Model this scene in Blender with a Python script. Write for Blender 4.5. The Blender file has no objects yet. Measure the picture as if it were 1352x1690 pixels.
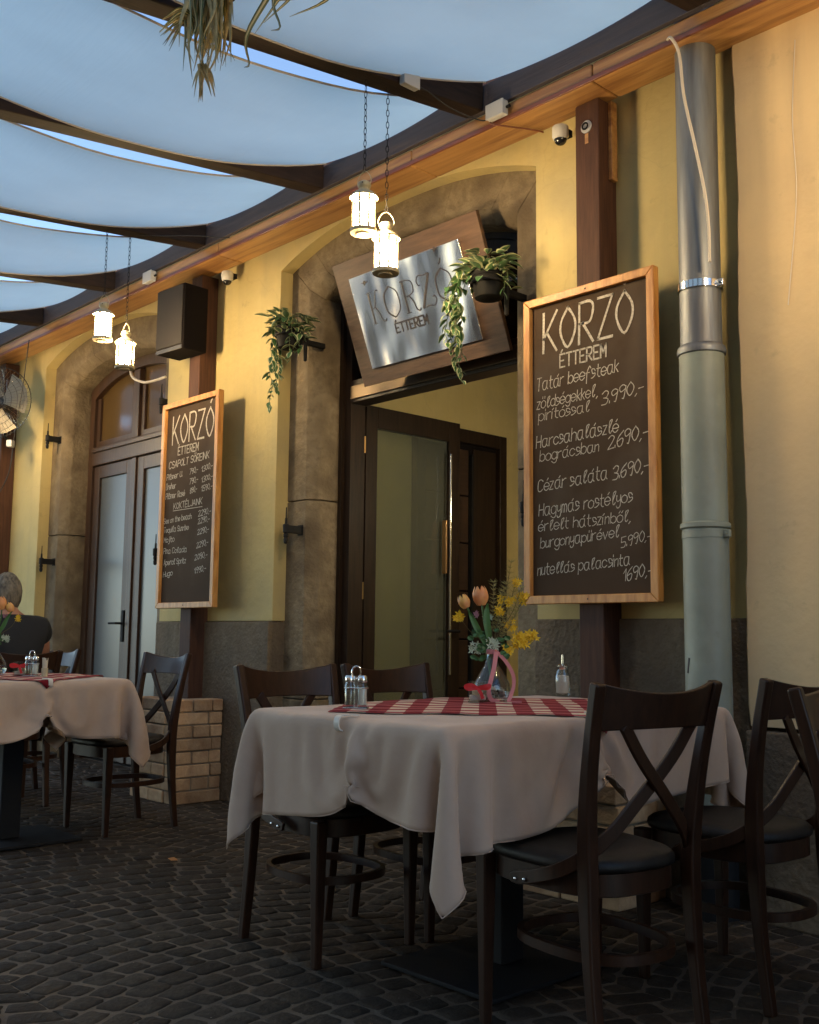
import bpy, bmesh, math, random
import numpy as np
from mathutils import Vector, Matrix
R = math.radians
random.seed(7)
rnd = random.uniform
S = bpy.context.scene
COL = S.collection

# ---------------------------------------------------------------- camera
CAM = np.array([0.0, -3.6, 0.99])
_y, _p, _r, FPX = R(47.016), R(6.707), R(0.614), 1735.0
_cp, _sp = math.cos(_p), math.sin(_p)
AX = np.array([-math.sin(_y)*_cp, math.cos(_y)*_cp, _sp])
_r0 = np.array([math.cos(_y), math.sin(_y), 0.0]); _u0 = np.cross(_r0, AX)
RT = math.cos(_r)*_r0 + math.sin(_r)*_u0
UP = -math.sin(_r)*_r0 + math.cos(_r)*_u0
cd = bpy.data.cameras.new('camera'); cam = bpy.data.objects.new('camera', cd); COL.objects.link(cam)
cam.matrix_world = Matrix(((RT[0], UP[0], -AX[0], CAM[0]), (RT[1], UP[1], -AX[1], CAM[1]), (RT[2], UP[2], -AX[2], CAM[2]), (0, 0, 0, 1)))
cd.sensor_fit = 'VERTICAL'; cd.sensor_height = 36; cd.sensor_width = 28.8; cd.lens = FPX/1690*36
cd.clip_end = 300; cd.clip_start = 0.02
S.camera = cam

# ---------------------------------------------------------------- world, sun, exposure
SUN_EL, SUN_AZ = 18.0, 48.0        # low evening sun behind the restaurant roof
wd = bpy.data.worlds.new('World'); S.world = wd; wd.use_nodes = True
nt = wd.node_tree; nt.nodes.clear()
sky = nt.nodes.new('ShaderNodeTexSky'); sky.sky_type = 'NISHITA'; sky.sun_disc = False
sky.sun_elevation = R(SUN_EL); sky.sun_rotation = R(SUN_AZ)
sky.air_density = 1.0; sky.dust_density = 0.0; sky.ozone_density = 1.0; sky.altitude = 2500
bg = nt.nodes.new('ShaderNodeBackground'); bg.inputs[1].default_value = 0.15
wo = nt.nodes.new('ShaderNodeOutputWorld')
nt.links.new(sky.outputs[0], bg.inputs[0]); nt.links.new(bg.outputs[0], wo.inputs[0])
sl = bpy.data.lights.new('sun', 'SUN'); sl.energy = 2.2; sl.angle = R(0.5); sl.color = (1, .86, .68)
so = bpy.data.objects.new('sun', sl); COL.objects.link(so)
# sun stands towards +y (behind the building)
_sd = Vector((math.sin(R(SUN_AZ))*math.cos(R(SUN_EL)), math.cos(R(SUN_AZ))*math.cos(R(SUN_EL)), math.sin(R(SUN_EL))))
so.rotation_euler = _sd.to_track_quat('Z', 'Y').to_euler()
so.location = (0, 20, 12)
S.view_settings.view_transform = 'Standard'; S.view_settings.look = 'None'
S.view_settings.gamma = 1; S.view_settings.exposure = 1.55; S.view_settings.use_curve_mapping = False
S.cycles.use_denoising = True
S.cycles.max_bounces = 10; S.cycles.transparent_max_bounces = 12
S.cycles.diffuse_bounces = 5; S.cycles.caustics_reflective = False; S.cycles.caustics_refractive = False
S.cycles.sample_clamp_indirect = 4.0
LAMP = 156.0

# ---------------------------------------------------------------- materials
MATS = {}
def mat(name, base, rough=.6, metal=0, spec=.5, c2=None, scale=8, detail=4, stretch=(1, 1, 1), bump=0, bscale=None, mixlo=.35, mixhi=.65, c3=None, s3=2.0, coat=0, sheen=0, world=False):
    if name in MATS: return MATS[name]
    m = bpy.data.materials.new(name); m.use_nodes = True; n = m.node_tree.nodes; l = m.node_tree.links
    b = n['Principled BSDF']; b.inputs['Roughness'].default_value = rough; b.inputs['Metallic'].default_value = metal
    b.inputs['Specular IOR Level'].default_value = spec
    if coat: b.inputs['Coat Weight'].default_value = coat; b.inputs['Coat Roughness'].default_value = .25
    if sheen: b.inputs['Sheen Weight'].default_value = sheen
    b.inputs['Base Color'].default_value = (*base, 1)
    if c2 is not None or bump:
        tc = n.new('ShaderNodeTexCoord'); mp = n.new('ShaderNodeMapping'); mp.inputs['Scale'].default_value = stretch
        if world:
            ge = n.new('ShaderNodeNewGeometry'); l.new(ge.outputs['Position'], mp.inputs[0])
        else: l.new(tc.outputs['Object'], mp.inputs[0])
        nz = n.new('ShaderNodeTexNoise'); nz.inputs['Scale'].default_value = scale; nz.inputs['Detail'].default_value = detail
        nz.inputs['Roughness'].default_value = .62
        l.new(mp.outputs[0], nz.inputs[0])
    if c2 is not None:
        cr = n.new('ShaderNodeValToRGB'); cr.color_ramp.elements[0].position = mixlo; cr.color_ramp.elements[1].position = mixhi
        cr.color_ramp.elements[0].color = (*base, 1); cr.color_ramp.elements[1].color = (*c2, 1)
        l.new(nz.outputs[0], cr.inputs[0]); out = cr.outputs[0]
        if c3 is not None:
            n3 = n.new('ShaderNodeTexNoise'); n3.inputs['Scale'].default_value = s3; n3.inputs['Detail'].default_value = 6; l.new(mp.outputs[0], n3.inputs[0])
            r3 = n.new('ShaderNodeValToRGB'); r3.color_ramp.elements[0].position = .48; r3.color_ramp.elements[1].position = .66; l.new(n3.outputs[0], r3.inputs[0])
            mx = n.new('ShaderNodeMix'); mx.data_type = 'RGBA'; l.new(r3.outputs[0], mx.inputs[0]); l.new(out, mx.inputs[6]); mx.inputs[7].default_value = (*c3, 1)
            out = mx.outputs[2]
        l.new(out, b.inputs['Base Color'])
    if bump:
        n2 = n.new('ShaderNodeTexNoise'); n2.inputs['Scale'].default_value = bscale or scale*3; n2.inputs['Detail'].default_value = 6
        l.new(mp.outputs[0], n2.inputs[0])
        bp = n.new('ShaderNodeBump'); bp.inputs['Strength'].default_value = bump; bp.inputs['Distance'].default_value = .01
        l.new(n2.outputs[0], bp.inputs['Height']); l.new(bp.outputs[0], b.inputs['Normal'])
    MATS[name] = m; return m
def var_by_object(m, amt=.25):
    """vary brightness per object so alike pieces differ"""
    n = m.node_tree.nodes; l = m.node_tree.links; b = n['Principled BSDF']
    oi = n.new('ShaderNodeObjectInfo'); mr = n.new('ShaderNodeMapRange'); mr.inputs[3].default_value = 1-amt; mr.inputs[4].default_value = 1+amt
    l.new(oi.outputs['Random'], mr.inputs[0])
    hs = n.new('ShaderNodeHueSaturation'); l.new(mr.outputs[0], hs.inputs['Value'])
    s = b.inputs['Base Color']
    if s.is_linked: l.new(s.links[0].from_socket, hs.inputs['Color'])
    else: hs.inputs['Color'].default_value = s.default_value
    l.new(hs.outputs[0], s); return m
def var_by_attr(m, amt=.3):
    n = m.node_tree.nodes; l = m.node_tree.links; b = n['Principled BSDF']
    at = n.new('ShaderNodeAttribute'); at.attribute_name = 'tone'; mr = n.new('ShaderNodeMapRange'); mr.inputs[3].default_value = 1-amt; mr.inputs[4].default_value = 1+amt
    l.new(at.outputs['Fac'], mr.inputs[0])
    hs = n.new('ShaderNodeHueSaturation'); l.new(mr.outputs[0], hs.inputs['Value'])
    s = b.inputs['Base Color']; l.new(s.links[0].from_socket, hs.inputs['Color']) if s.is_linked else None
    l.new(hs.outputs[0], s); return m

def emis(name, col, st):
    m = bpy.data.materials.new(name); m.use_nodes = True; n = m.node_tree.nodes; b = n['Principled BSDF']
    b.inputs['Base Color'].default_value = (*col, 1); b.inputs['Emission Color'].default_value = (*col, 1); b.inputs['Emission Strength'].default_value = st
    return m
def glassy(name, tint, rough=0.0, clear=.8, gl=.25):
    """thin pane: see-through with a fresnel reflection (right for single-sheet glass)"""
    m = bpy.data.materials.new(name); m.use_nodes = True; n = m.node_tree.nodes; l = m.node_tree.links; n.clear()
    o = n.new('ShaderNodeOutputMaterial'); t = n.new('ShaderNodeBsdfTransparent'); t.inputs[0].default_value = (*[c*clear for c in tint], 1)
    g = n.new('ShaderNodeBsdfGlossy'); g.inputs['Roughness'].default_value = rough
    lw = n.new('ShaderNodeLayerWeight'); lw.inputs[0].default_value = .5; pw = n.new('ShaderNodeMath'); pw.operation = 'POWER'; pw.inputs[1].default_value = 3.0; l.new(lw.outputs['Facing'], pw.inputs[0])
    f = n.new('ShaderNodeMapRange'); f.inputs[3].default_value = .035+gl*.12; f.inputs[4].default_value = .85; l.new(pw.outputs[0], f.inputs[0])
    mx = n.new('ShaderNodeMixShader'); l.new(f.outputs[0], mx.inputs[0]); l.new(t.outputs[0], mx.inputs[1]); l.new(g.outputs[0], mx.inputs[2]); l.new(mx.outputs[0], o.inputs[0])
    return m
def canvas_mat():
    m = bpy.data.materials.new('canvas'); m.use_nodes = True; n = m.node_tree.nodes; l = m.node_tree.links; n.clear()
    o = n.new('ShaderNodeOutputMaterial'); t = n.new('ShaderNodeBsdfTranslucent'); d = n.new('ShaderNodeBsdfDiffuse')
    tc = n.new('ShaderNodeTexCoord'); nz = n.new('ShaderNodeTexNoise'); nz.inputs['Scale'].default_value = 2.2; nz.inputs['Detail'].default_value = 5
    mp = n.new('ShaderNodeMapping'); mp.inputs['Scale'].default_value = (1, .6, 1); l.new(tc.outputs['Object'], mp.inputs[0]); l.new(mp.outputs[0], nz.inputs[0])
    cr = n.new('ShaderNodeValToRGB'); cr.color_ramp.elements[0].position = .3; cr.color_ramp.elements[1].position = .75
    cr.color_ramp.elements[0].color = (.985, .95, .76, 1); cr.color_ramp.elements[1].color = (.88, .84, .67, 1)
    l.new(nz.outputs[0], cr.inputs[0]); l.new(cr.outputs[0], t.inputs[0]); l.new(cr.outputs[0], d.inputs[0])
    wv = n.new('ShaderNodeTexNoise'); wv.inputs['Scale'].default_value = 9; mp2 = n.new('ShaderNodeMapping'); mp2.inputs['Scale'].default_value = (.5, 5, 1)
    l.new(tc.outputs['Object'], mp2.inputs[0]); l.new(mp2.outputs[0], wv.inputs[0])
    bp = n.new('ShaderNodeBump'); bp.inputs['Strength'].default_value = .08; bp.inputs['Distance'].default_value = .02; l.new(wv.outputs[0], bp.inputs['Height'])
    l.new(bp.outputs[0], t.inputs['Normal']); l.new(bp.outputs[0], d.inputs['Normal'])
    mx = n.new('ShaderNodeMixShader'); mx.inputs[0].default_value = .06
    l.new(t.outputs[0], mx.inputs[1]); l.new(d.outputs[0], mx.inputs[2]); l.new(mx.outputs[0], o.inputs[0]); return m
def check_mat():
    """woven gingham: two sets of red stripes crossing (uv in metres)"""
    m = bpy.data.materials.new('gingham'); m.use_nodes = True; n = m.node_tree.nodes; l = m.node_tree.links
    b = n['Principled BSDF']; b.inputs['Roughness'].default_value = .9; b.inputs['Specular IOR Level'].default_value = .1
    uv = n.new('ShaderNodeUVMap'); sp = n.new('ShaderNodeSeparateXYZ'); l.new(uv.outputs[0], sp.inputs[0])
    outs = []
    for k in (0, 1):
        a = n.new('ShaderNodeMath'); a.operation = 'MULTIPLY'; a.inputs[1].default_value = 1/.105; l.new(sp.outputs[k], a.inputs[0])
        f = n.new('ShaderNodeMath'); f.operation = 'FRACT'; l.new(a.outputs[0], f.inputs[0])
        g = n.new('ShaderNodeMath'); g.operation = 'GREATER_THAN'; g.inputs[1].default_value = .5; l.new(f.outputs[0], g.inputs[0]); outs.append(g)
    ad = n.new('ShaderNodeMath'); ad.operation = 'ADD'; l.new(outs[0].outputs[0], ad.inputs[0]); l.new(outs[1].outputs[0], ad.inputs[1])
    h = n.new('ShaderNodeMath'); h.operation = 'MULTIPLY'; h.inputs[1].default_value = .5; l.new(ad.outputs[0], h.inputs[0])
    cr = n.new('ShaderNodeValToRGB'); cr.color_ramp.interpolation = 'CONSTANT'
    e = cr.color_ramp.elements; e[0].color = (.62, .52, .39, 1); e[1].position = .9; e[1].color = (.17, .012, .018, 1)
    x = e.new(.4); x.color = (.32, .075, .08, 1)
    l.new(h.outputs[0], cr.inputs[0]); l.new(cr.outputs[0], b.inputs['Base Color']); return m

M_YEL = mat('plaster_yellow', (.57, .46, .205), .85, c2=(.50, .40, .17), scale=2.5, detail=8, bump=.45, bscale=18, c3=(.42, .35, .18), s3=1.6, world=True)
M_PEACH = mat('plaster_peach', (.70, .52, .29), .85, c2=(.61, .455, .265), scale=1.4, detail=8, bump=.4, bscale=12, c3=(.55, .42, .27), s3=.8, world=True)
M_STONE = mat('stone_surround', (.155, .118, .072), .88, c2=(.235, .185, .118), scale=20, detail=10, bump=1.0, bscale=38, mixlo=.38, mixhi=.66, c3=(.105, .078, .048), s3=5, world=True)
M_DADO = mat('stone_dado', (.13, .095, .058), .9, c2=(.20, .15, .10), scale=24, detail=10, bump=1.0, bscale=50, c3=(.12, .085, .055), s3=3, world=True)
M_GOLD = mat('beam_wood', (.34, .175, .06), .45, c2=(.46, .25, .09), scale=5, detail=6, stretch=(.6, 9, 9), bump=.12, coat=.3, c3=(.24, .11, .04), s3=3)
M_RED = mat('beam_moulding', (.13, .035, .02), .4, c2=(.19, .06, .03), scale=6, stretch=(.6, 8, 8), coat=.3)
M_RAFT = mat('rafter_wood', (.014, .009, .008), .7, spec=.2, c2=(.028, .017, .013), scale=6, stretch=(8, .5, 8), bump=.2)
M_NAVY = mat('fascia_wood', (.035, .030, .040), .65, c2=(.065, .052, .058), scale=7, stretch=(.4, 6, 6), bump=.2, c3=(.05, .045, .06))
M_POST = mat('post_wood', (.046, .019, .012), .7, spec=.3, c2=(.078, .034, .020), scale=7, detail=7, stretch=(9, 9, .6), bump=.15)
M_FRAME = mat('door_wood', (.014, .008, .005), .55, spec=.25, c2=(.028, .015, .008), scale=7, detail=6, stretch=(7, 7, .6), bump=.1, coat=.15)
M_SIGNW = mat('sign_wood', (.060, .030, .016), .55, c2=(.115, .062, .034), scale=4, detail=7, stretch=(1.2, 9, 9), bump=.15)
M_CHAIR = mat('chair_wood', (.022, .0085, .0038), .42, spec=.28, c2=(.040, .015, .0065), scale=9, detail=5, stretch=(6, 6, 1), coat=.06)
M_SEAT = mat('seat_leather', (.008, .007, .006), .5, spec=.3, bump=.15, bscale=220, c2=(.026, .02, .017))
M_BLACK = mat('black_iron', (.009, .009, .010), .7, spec=.25, bump=.1)
M_CLOTH = mat('tablecloth_linen', (.50, .375, .29), .9, spec=.1, c2=(.455, .335, .255), scale=5, bump=.35, bscale=14, sheen=.2)
M_CHECK = check_mat()
M_CANV = canvas_mat()
M_CHROME = mat('polished_steel', (.75, .75, .74), .14, metal=1)
M_ZINC = mat('zinc', (.25, .265, .28), .52, metal=.6, c2=(.17, .18, .19), scale=4, stretch=(5, 5, .5), c3=(.14, .14, .15), s3=3, bump=.1)
M_GREENP = mat('pipe_paint', (.24, .26, .22), .5, c2=(.21, .23, .19), scale=5, bump=.06, c3=(.26, .29, .24), s3=6)
M_BOARD = mat('blackboard', (.055, .034, .020), .85, spec=.2, c2=(.066, .042, .026), scale=3, detail=8, c3=(.092, .068, .050), s3=2.2)
M_BFRAME = mat('board_frame_wood', (.50, .22, .055), .45, c2=(.62, .31, .09), scale=8, detail=6, stretch=(6, 6, 1), bump=.12, c3=(.40, .16, .04), s3=5)
M_CHALK = mat('chalk', (.60, .55, .47), .95, c2=(.30, .26, .21), scale=130, detail=3, mixlo=.42, mixhi=.72)
M_INK = mat('cut_letter', (.03, .02, .02), .5)
M_WHITE = mat('lantern_enamel', (.52, .45, .30), .45, c2=(.46, .39, .25), scale=30)
M_GLOW = emis('lantern_light', (1.0, .72, .38), LAMP)
M_TGL = glassy('thin_glass', (.95, .97, .95), .02, .96, .12)
M_PANE = glassy('lantern_glass', (1, 1, 1), .05, .95, .15)
M_DGLASS = glassy('door_glass', (.95, 1.0, .95), .02, .80, .35)
def milky(m, col, f):
    n = m.node_tree.nodes; l = m.node_tree.links; o = [q for q in n if q.type == 'OUTPUT_MATERIAL'][0]; s = o.inputs[0].links[0].from_socket
    d = n.new('ShaderNodeBsdfDiffuse'); d.inputs[0].default_value = (*col, 1); mx = n.new('ShaderNodeMixShader'); mx.inputs[0].default_value = f; l.new(s, mx.inputs[1]); l.new(d.outputs[0], mx.inputs[2]); l.new(mx.outputs[0], o.inputs[0])
milky(M_DGLASS, (.36, .38, .32), .16)
M_SPK = mat('speaker_black', (.008, .006, .006), .9, spec=.1)
M_BRICK = var_by_object(mat('brick_clay', (.40, .255, .145), .9, c2=(.52, .355, .21), scale=16, detail=8, bump=.6, bscale=50, c3=(.30, .17, .09), s3=5, world=True), .22)
M_MORTAR = mat('mortar', (.22, .18, .13), .95, bump=.5, bscale=60)
M_COB = var_by_object(mat('cobble', (.030, .022, .0150), .85, spec=.2, c2=(.056, .042, .029), scale=22, detail=8, bump=.7, bscale=60, c3=(.040, .028, .019), s3=6, world=True), .3)
M_COBS = var_by_attr(mat('cobble_far', (.030, .022, .0150), .85, spec=.2, c2=(.056, .042, .029), scale=22, detail=8, bump=.7, bscale=60, c3=(.040, .028, .019), s3=6, world=True), .3)
M_SAND = mat('joint_sand', (.150, .110, .072), .95, c2=(.075, .054, .036), scale=5, bump=.6, bscale=70, world=True)
M_LEAF = mat('leaf_green', (.035, .10, .03), .45, c2=(.06, .16, .045), scale=20, sheen=.1)
M_CREAM = mat('leaf_cream', (.50, .52, .30), .5)
M_POT = mat('pot_black', (.007, .007, .007), .75, spec=.2)
M_CABLE = mat('cable_black', (.02, .02, .02), .6)
M_WCABLE = mat('cable_white', (.62, .55, .46), .5)
M_PLAST = mat('grey_plastic', (.45, .46, .48), .45)

def weather(m, dirt, k=.45, crack=.5, cs=.9):
    """rain streaks, patches and hairline cracks over a plaster"""
    n = m.node_tree.nodes; l = m.node_tree.links; b = n['Principled BSDF']; src = b.inputs['Base Color'].links[0].from_socket
    ge = n.new('ShaderNodeNewGeometry')
    def layer(stretch, scale, lo, hi, amt, src, col, det=7):
        mp = n.new('ShaderNodeMapping'); mp.inputs['Scale'].default_value = stretch; l.new(ge.outputs['Position'], mp.inputs[0])
        nz = n.new('ShaderNodeTexNoise'); nz.inputs['Scale'].default_value = scale; nz.inputs['Detail'].default_value = det; nz.inputs['Roughness'].default_value = .65; l.new(mp.outputs[0], nz.inputs[0])
        r = n.new('ShaderNodeMapRange'); r.inputs[1].default_value = lo; r.inputs[2].default_value = hi; r.inputs[4].default_value = amt; l.new(nz.outputs[0], r.inputs[0])
        mx = n.new('ShaderNodeMix'); mx.data_type = 'RGBA'; l.new(r.outputs[0], mx.inputs[0]); l.new(src, mx.inputs[6]); mx.inputs[7].default_value = (*col, 1); return mx.outputs[2]
    o = layer((5, 5, .35), 1.6, .50, .72, k, src, dirt)
    o = layer((1, 1, 1), 1.1, .52, .60, k*.5, o, dirt, 10)
    o = layer((1, 1, 1), 9, .62, .70, k*.9, o, tuple(c*.75 for c in dirt), 8)
    wp = n.new('ShaderNodeTexNoise'); wp.inputs['Scale'].default_value = 2.5; wp.inputs['Detail'].default_value = 8; l.new(ge.outputs['Position'], wp.inputs[0])
    va = n.new('ShaderNodeVectorMath'); va.operation = 'MULTIPLY_ADD'; va.inputs[1].default_value = (.5, .5, .5); l.new(wp.outputs['Color'], va.inputs[0]); l.new(ge.outputs['Position'], va.inputs[2])
    vo = n.new('ShaderNodeTexVoronoi'); vo.feature = 'DISTANCE_TO_EDGE'; vo.inputs['Scale'].default_value = cs; l.new(va.outputs[0], vo.inputs['Vector'])
    r = n.new('ShaderNodeMapRange'); r.inputs[1].default_value = .0; r.inputs[2].default_value = .006; r.inputs[3].default_value = crack; r.inputs[4].default_value = 0; l.new(vo.outputs['Distance'], r.inputs[0])
    mx = n.new('ShaderNodeMix'); mx.data_type = 'RGBA'; l.new(r.outputs[0], mx.inputs[0]); l.new(o, mx.inputs[6]); mx.inputs[7].default_value = (.16, .12, .07, 1)
    l.new(mx.outputs[2], b.inputs['Base Color'])
weather(M_YEL, (.38, .31, .16), .38, .10); weather(M_PEACH, (.50, .38, .23), .35, .0, .6)
weather(M_DADO, (.085, .066, .045), .6, .6, 1.1); weather(M_GREENP, (.16, .16, .12), .35, 0, 1)

# ---------------------------------------------------------------- mesh helpers
class MB:
    def __init__(s): s.v = []; s.f = []; s.mi = []; s.cur = 0
    def add(s, vs, fs):
        o = len(s.v); s.v += [tuple(map(float, q)) for q in vs]; s.f += [tuple(o+i for i in f) for f in fs]; s.mi += [s.cur]*len(fs); return s
    def box(s, x0, x1, y0, y1, z0, z1):
        return s.add([(x0,y0,z0),(x1,y0,z0),(x1,y1,z0),(x0,y1,z0),(x0,y0,z1),(x1,y0,z1),(x1,y1,z1),(x0,y1,z1)],
                     [(0,3,2,1),(4,5,6,7),(0,1,5,4),(1,2,6,5),(2,3,7,6),(3,0,4,7)])
    def bar(s, pts, w, h, up=(0,0,1), taper=None):
        """rectangular section swept along pts; w across, h along `up`"""
        pts = [np.array(p, float) for p in pts]; up = np.array(up, float); n = len(pts); vs = []
        for i, p in enumerate(pts):
            t = pts[min(i+1, n-1)] - pts[max(i-1, 0)]; t /= np.linalg.norm(t)
            sd = np.cross(t, up); sd /= np.linalg.norm(sd); u = np.cross(sd, t)
            k = 1 if taper is None else taper[0] + (taper[1]-taper[0])*i/(n-1)
            for a, b in ((-1,-1),(1,-1),(1,1),(-1,1)): vs.append(p + sd*a*w/2*k + u*b*h/2*k)
        fs = [(0,1,2,3)[::-1], tuple((n-1)*4+i for i in range(4))]
        for i in range(n-1):
            for j in range(4): fs.append((i*4+j, i*4+(j+1)%4, (i+1)*4+(j+1)%4, (i+1)*4+j))
        return s.add(vs, fs)
    def tube(s, pts, r, seg=8, r2=None, caps=True):
        pts = [np.array(p, float) for p in pts]; n = len(pts); vs = []; ref = np.array([0.31, .17, .93])
        for i, p in enumerate(pts):
            t = pts[min(i+1, n-1)] - pts[max(i-1, 0)]; t = t/(np.linalg.norm(t)+1e-12)
            if i == 0:
                if abs(t@ref) > .9: ref = np.array([1, 0, 0.])
            a = ref - t*(ref@t); a /= np.linalg.norm(a); ref = a; b = np.cross(t, a)
            rr = r if r2 is None else r + (r2-r)*i/(n-1)
            if isinstance(r, (list, tuple)): rr = r[i]
            for k in range(seg):
                c = 2*math.pi*k/seg; vs.append(p + rr*(a*math.cos(c)+b*math.sin(c)))
        fs = []
        for i in range(n-1):
            for k in range(seg): fs.append((i*seg+k, i*seg+(k+1)%seg, (i+1)*seg+(k+1)%seg, (i+1)*seg+k))
        if caps: fs += [tuple(range(seg))[::-1], tuple((n-1)*seg+k for k in range(seg))]
        return s.add(vs, fs)
    def lathe(s, prof, c=(0,0,0), seg=24, a0=0):
        vs = []; n = len(prof)
        for r, z in prof:
            for k in range(seg):
                a = a0+2*math.pi*k/seg; vs.append((c[0]+r*math.cos(a), c[1]+r*math.sin(a), c[2]+z))
        fs = []
        for i in range(n-1):
            for k in range(seg): fs.append((i*seg+k, i*seg+(k+1)%seg, (i+1)*seg+(k+1)%seg, (i+1)*seg+k))
        if prof[0][0] > 1e-4: fs.append(tuple(range(seg))[::-1])
        if prof[-1][0] > 1e-4: fs.append(tuple((n-1)*seg+k for k in range(seg)))
        return s.add(vs, fs)
    def ball(s, c, r, seg=12, n=8, sc=(1,1,1)):
        prof = [(max(1e-5, r*math.sin(math.pi*i/n)), -r*math.cos(math.pi*i/n)) for i in range(n+1)]
        o = len(s.v); s.lathe(prof, (0,0,0), seg)
        for i in range(o, len(s.v)):
            x, y, z = s.v[i]; s.v[i] = (c[0]+x*sc[0], c[1]+y*sc[1], c[2]+z*sc[2])
        return s
    def loft(s, rings, closed=True, caps=True):
        m = len(rings[0]); o = []
        for r in rings: o += list(r)
        fs = []
        for i in range(len(rings)-1):
            for k in range(m if closed else m-1): fs.append((i*m+k, i*m+(k+1)%m, (i+1)*m+(k+1)%m, (i+1)*m+k))
        if caps: fs += [tuple(range(m))[::-1], tuple((len(rings)-1)*m+k for k in range(m))]
        return s.add(o, fs)
    def prism(s, poly, y0, y1):
        """poly of (x,z) extruded from y0 to y1"""
        n = len(poly); vs = [(x, y0, z) for x, z in poly] + [(x, y1, z) for x, z in poly]
        fs = [tuple(range(n)), tuple(range(n, 2*n))[::-1]] + [(i, (i+1) % n+n*0, (i+1) % n+n, i+n)[::-1] for i in range(n)]
        return s.add(vs, fs)
    def mesh(s, name, mats, smooth=None):
        me = bpy.data.meshes.new(name); me.from_pydata(s.v, [], s.f); 
        for m in (mats if isinstance(mats, (list, tuple)) else [mats]): me.materials.append(m)
        if len(me.materials) > 1: me.polygons.foreach_set('material_index', s.mi)
        bm = bmesh.new(); bm.from_mesh(me); bmesh.ops.recalc_face_normals(bm, faces=bm.faces); bm.to_mesh(me); bm.free()
        if smooth is not None:
            me.polygons.foreach_set('use_smooth', [True]*len(me.polygons)); me.set_sharp_from_angle(angle=R(smooth))
        me.update(); return me
    def build(s, name, mats, parent=None, smooth=None, bevel=0, bseg=2, loc=None, kind=None):
        o = bpy.data.objects.new(name, s.mesh(name, mats, smooth)); COL.objects.link(o)
        if parent is not None: o.parent = parent
        if loc is not None: o.location = loc
        if kind: o['kind'] = kind
        if bevel:
            b = o.modifiers.new('bevel', 'BEVEL'); b.width = bevel; b.segments = bseg; b.limit_method = 'ANGLE'; b.angle_limit = R(40)
            if smooth is None:
                o.data.polygons.foreach_set('use_smooth', [True]*len(o.data.polygons)); b.harden_normals = True
        return o
def tag(o, label=None, cat=None, group=None, kind=None):
    if label: o['label'] = label
    if cat: o['category'] = cat
    if group: o['group'] = group
    if kind: o['kind'] = kind
    return o
def empty(name, loc=(0,0,0), rz=0, label=None, cat=None, group=None):
    o = bpy.data.objects.new(name, None); COL.objects.link(o); o.location = loc; o.rotation_euler = (0, 0, rz)
    o.empty_display_size = .1
    return tag(o, label, cat, group)
def link(name, me, parent=None, loc=(0,0,0), rot=(0,0,0), sc=(1,1,1)):
    o = bpy.data.objects.new(name, me); COL.objects.link(o); o.location = loc; o.rotation_euler = rot; o.scale = sc
    if parent is not None: o.parent = parent
    return o
KIDS = {}
def copy_tree(o, loc=None, rz=None, label=None, group=None):
    def rec(s, par):
        c = s.copy(); COL.objects.link(c); c.parent = par
        for ch in list(s.children): rec(ch, c)
        return c
    c = rec(o, None)
    if loc is not None: c.location = loc
    if rz is not None: c.rotation_euler = (0, 0, rz)
    if label: c['label'] = label
    if group: c['group'] = group
    return c
def smoothline(pts, n=6):
    P = [np.array(p, float) for p in pts]
    if len(P) < 3: return P
    out = []
    Q = [2*P[0]-P[1]] + P + [2*P[-1]-P[-2]]
    for i in range(1, len(Q)-2):
        for k in range(n):
            t = k/n; a, b, c, d = Q[i-1], Q[i], Q[i+1], Q[i+2]
            out.append(.5*((2*b)+(-a+c)*t+(2*a-5*b+4*c-d)*t*t+(-a+3*b-3*c+d)*t**3))
    out.append(P[-1]); return out
def ray(px, py): return AX*FPX + RT*(px-676) + UP*(845-py)

def W_(mb, name, m, parent, **k):
    """build a part whose mesh is in world coordinates under an Empty that stands elsewhere (unrotated)"""
    o = mb.build(name, m, parent, **k)
    g = parent; off = Vector((0, 0, 0))
    while g is not None: off += g.location; g = g.parent
    o.location = -off; return o

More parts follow.
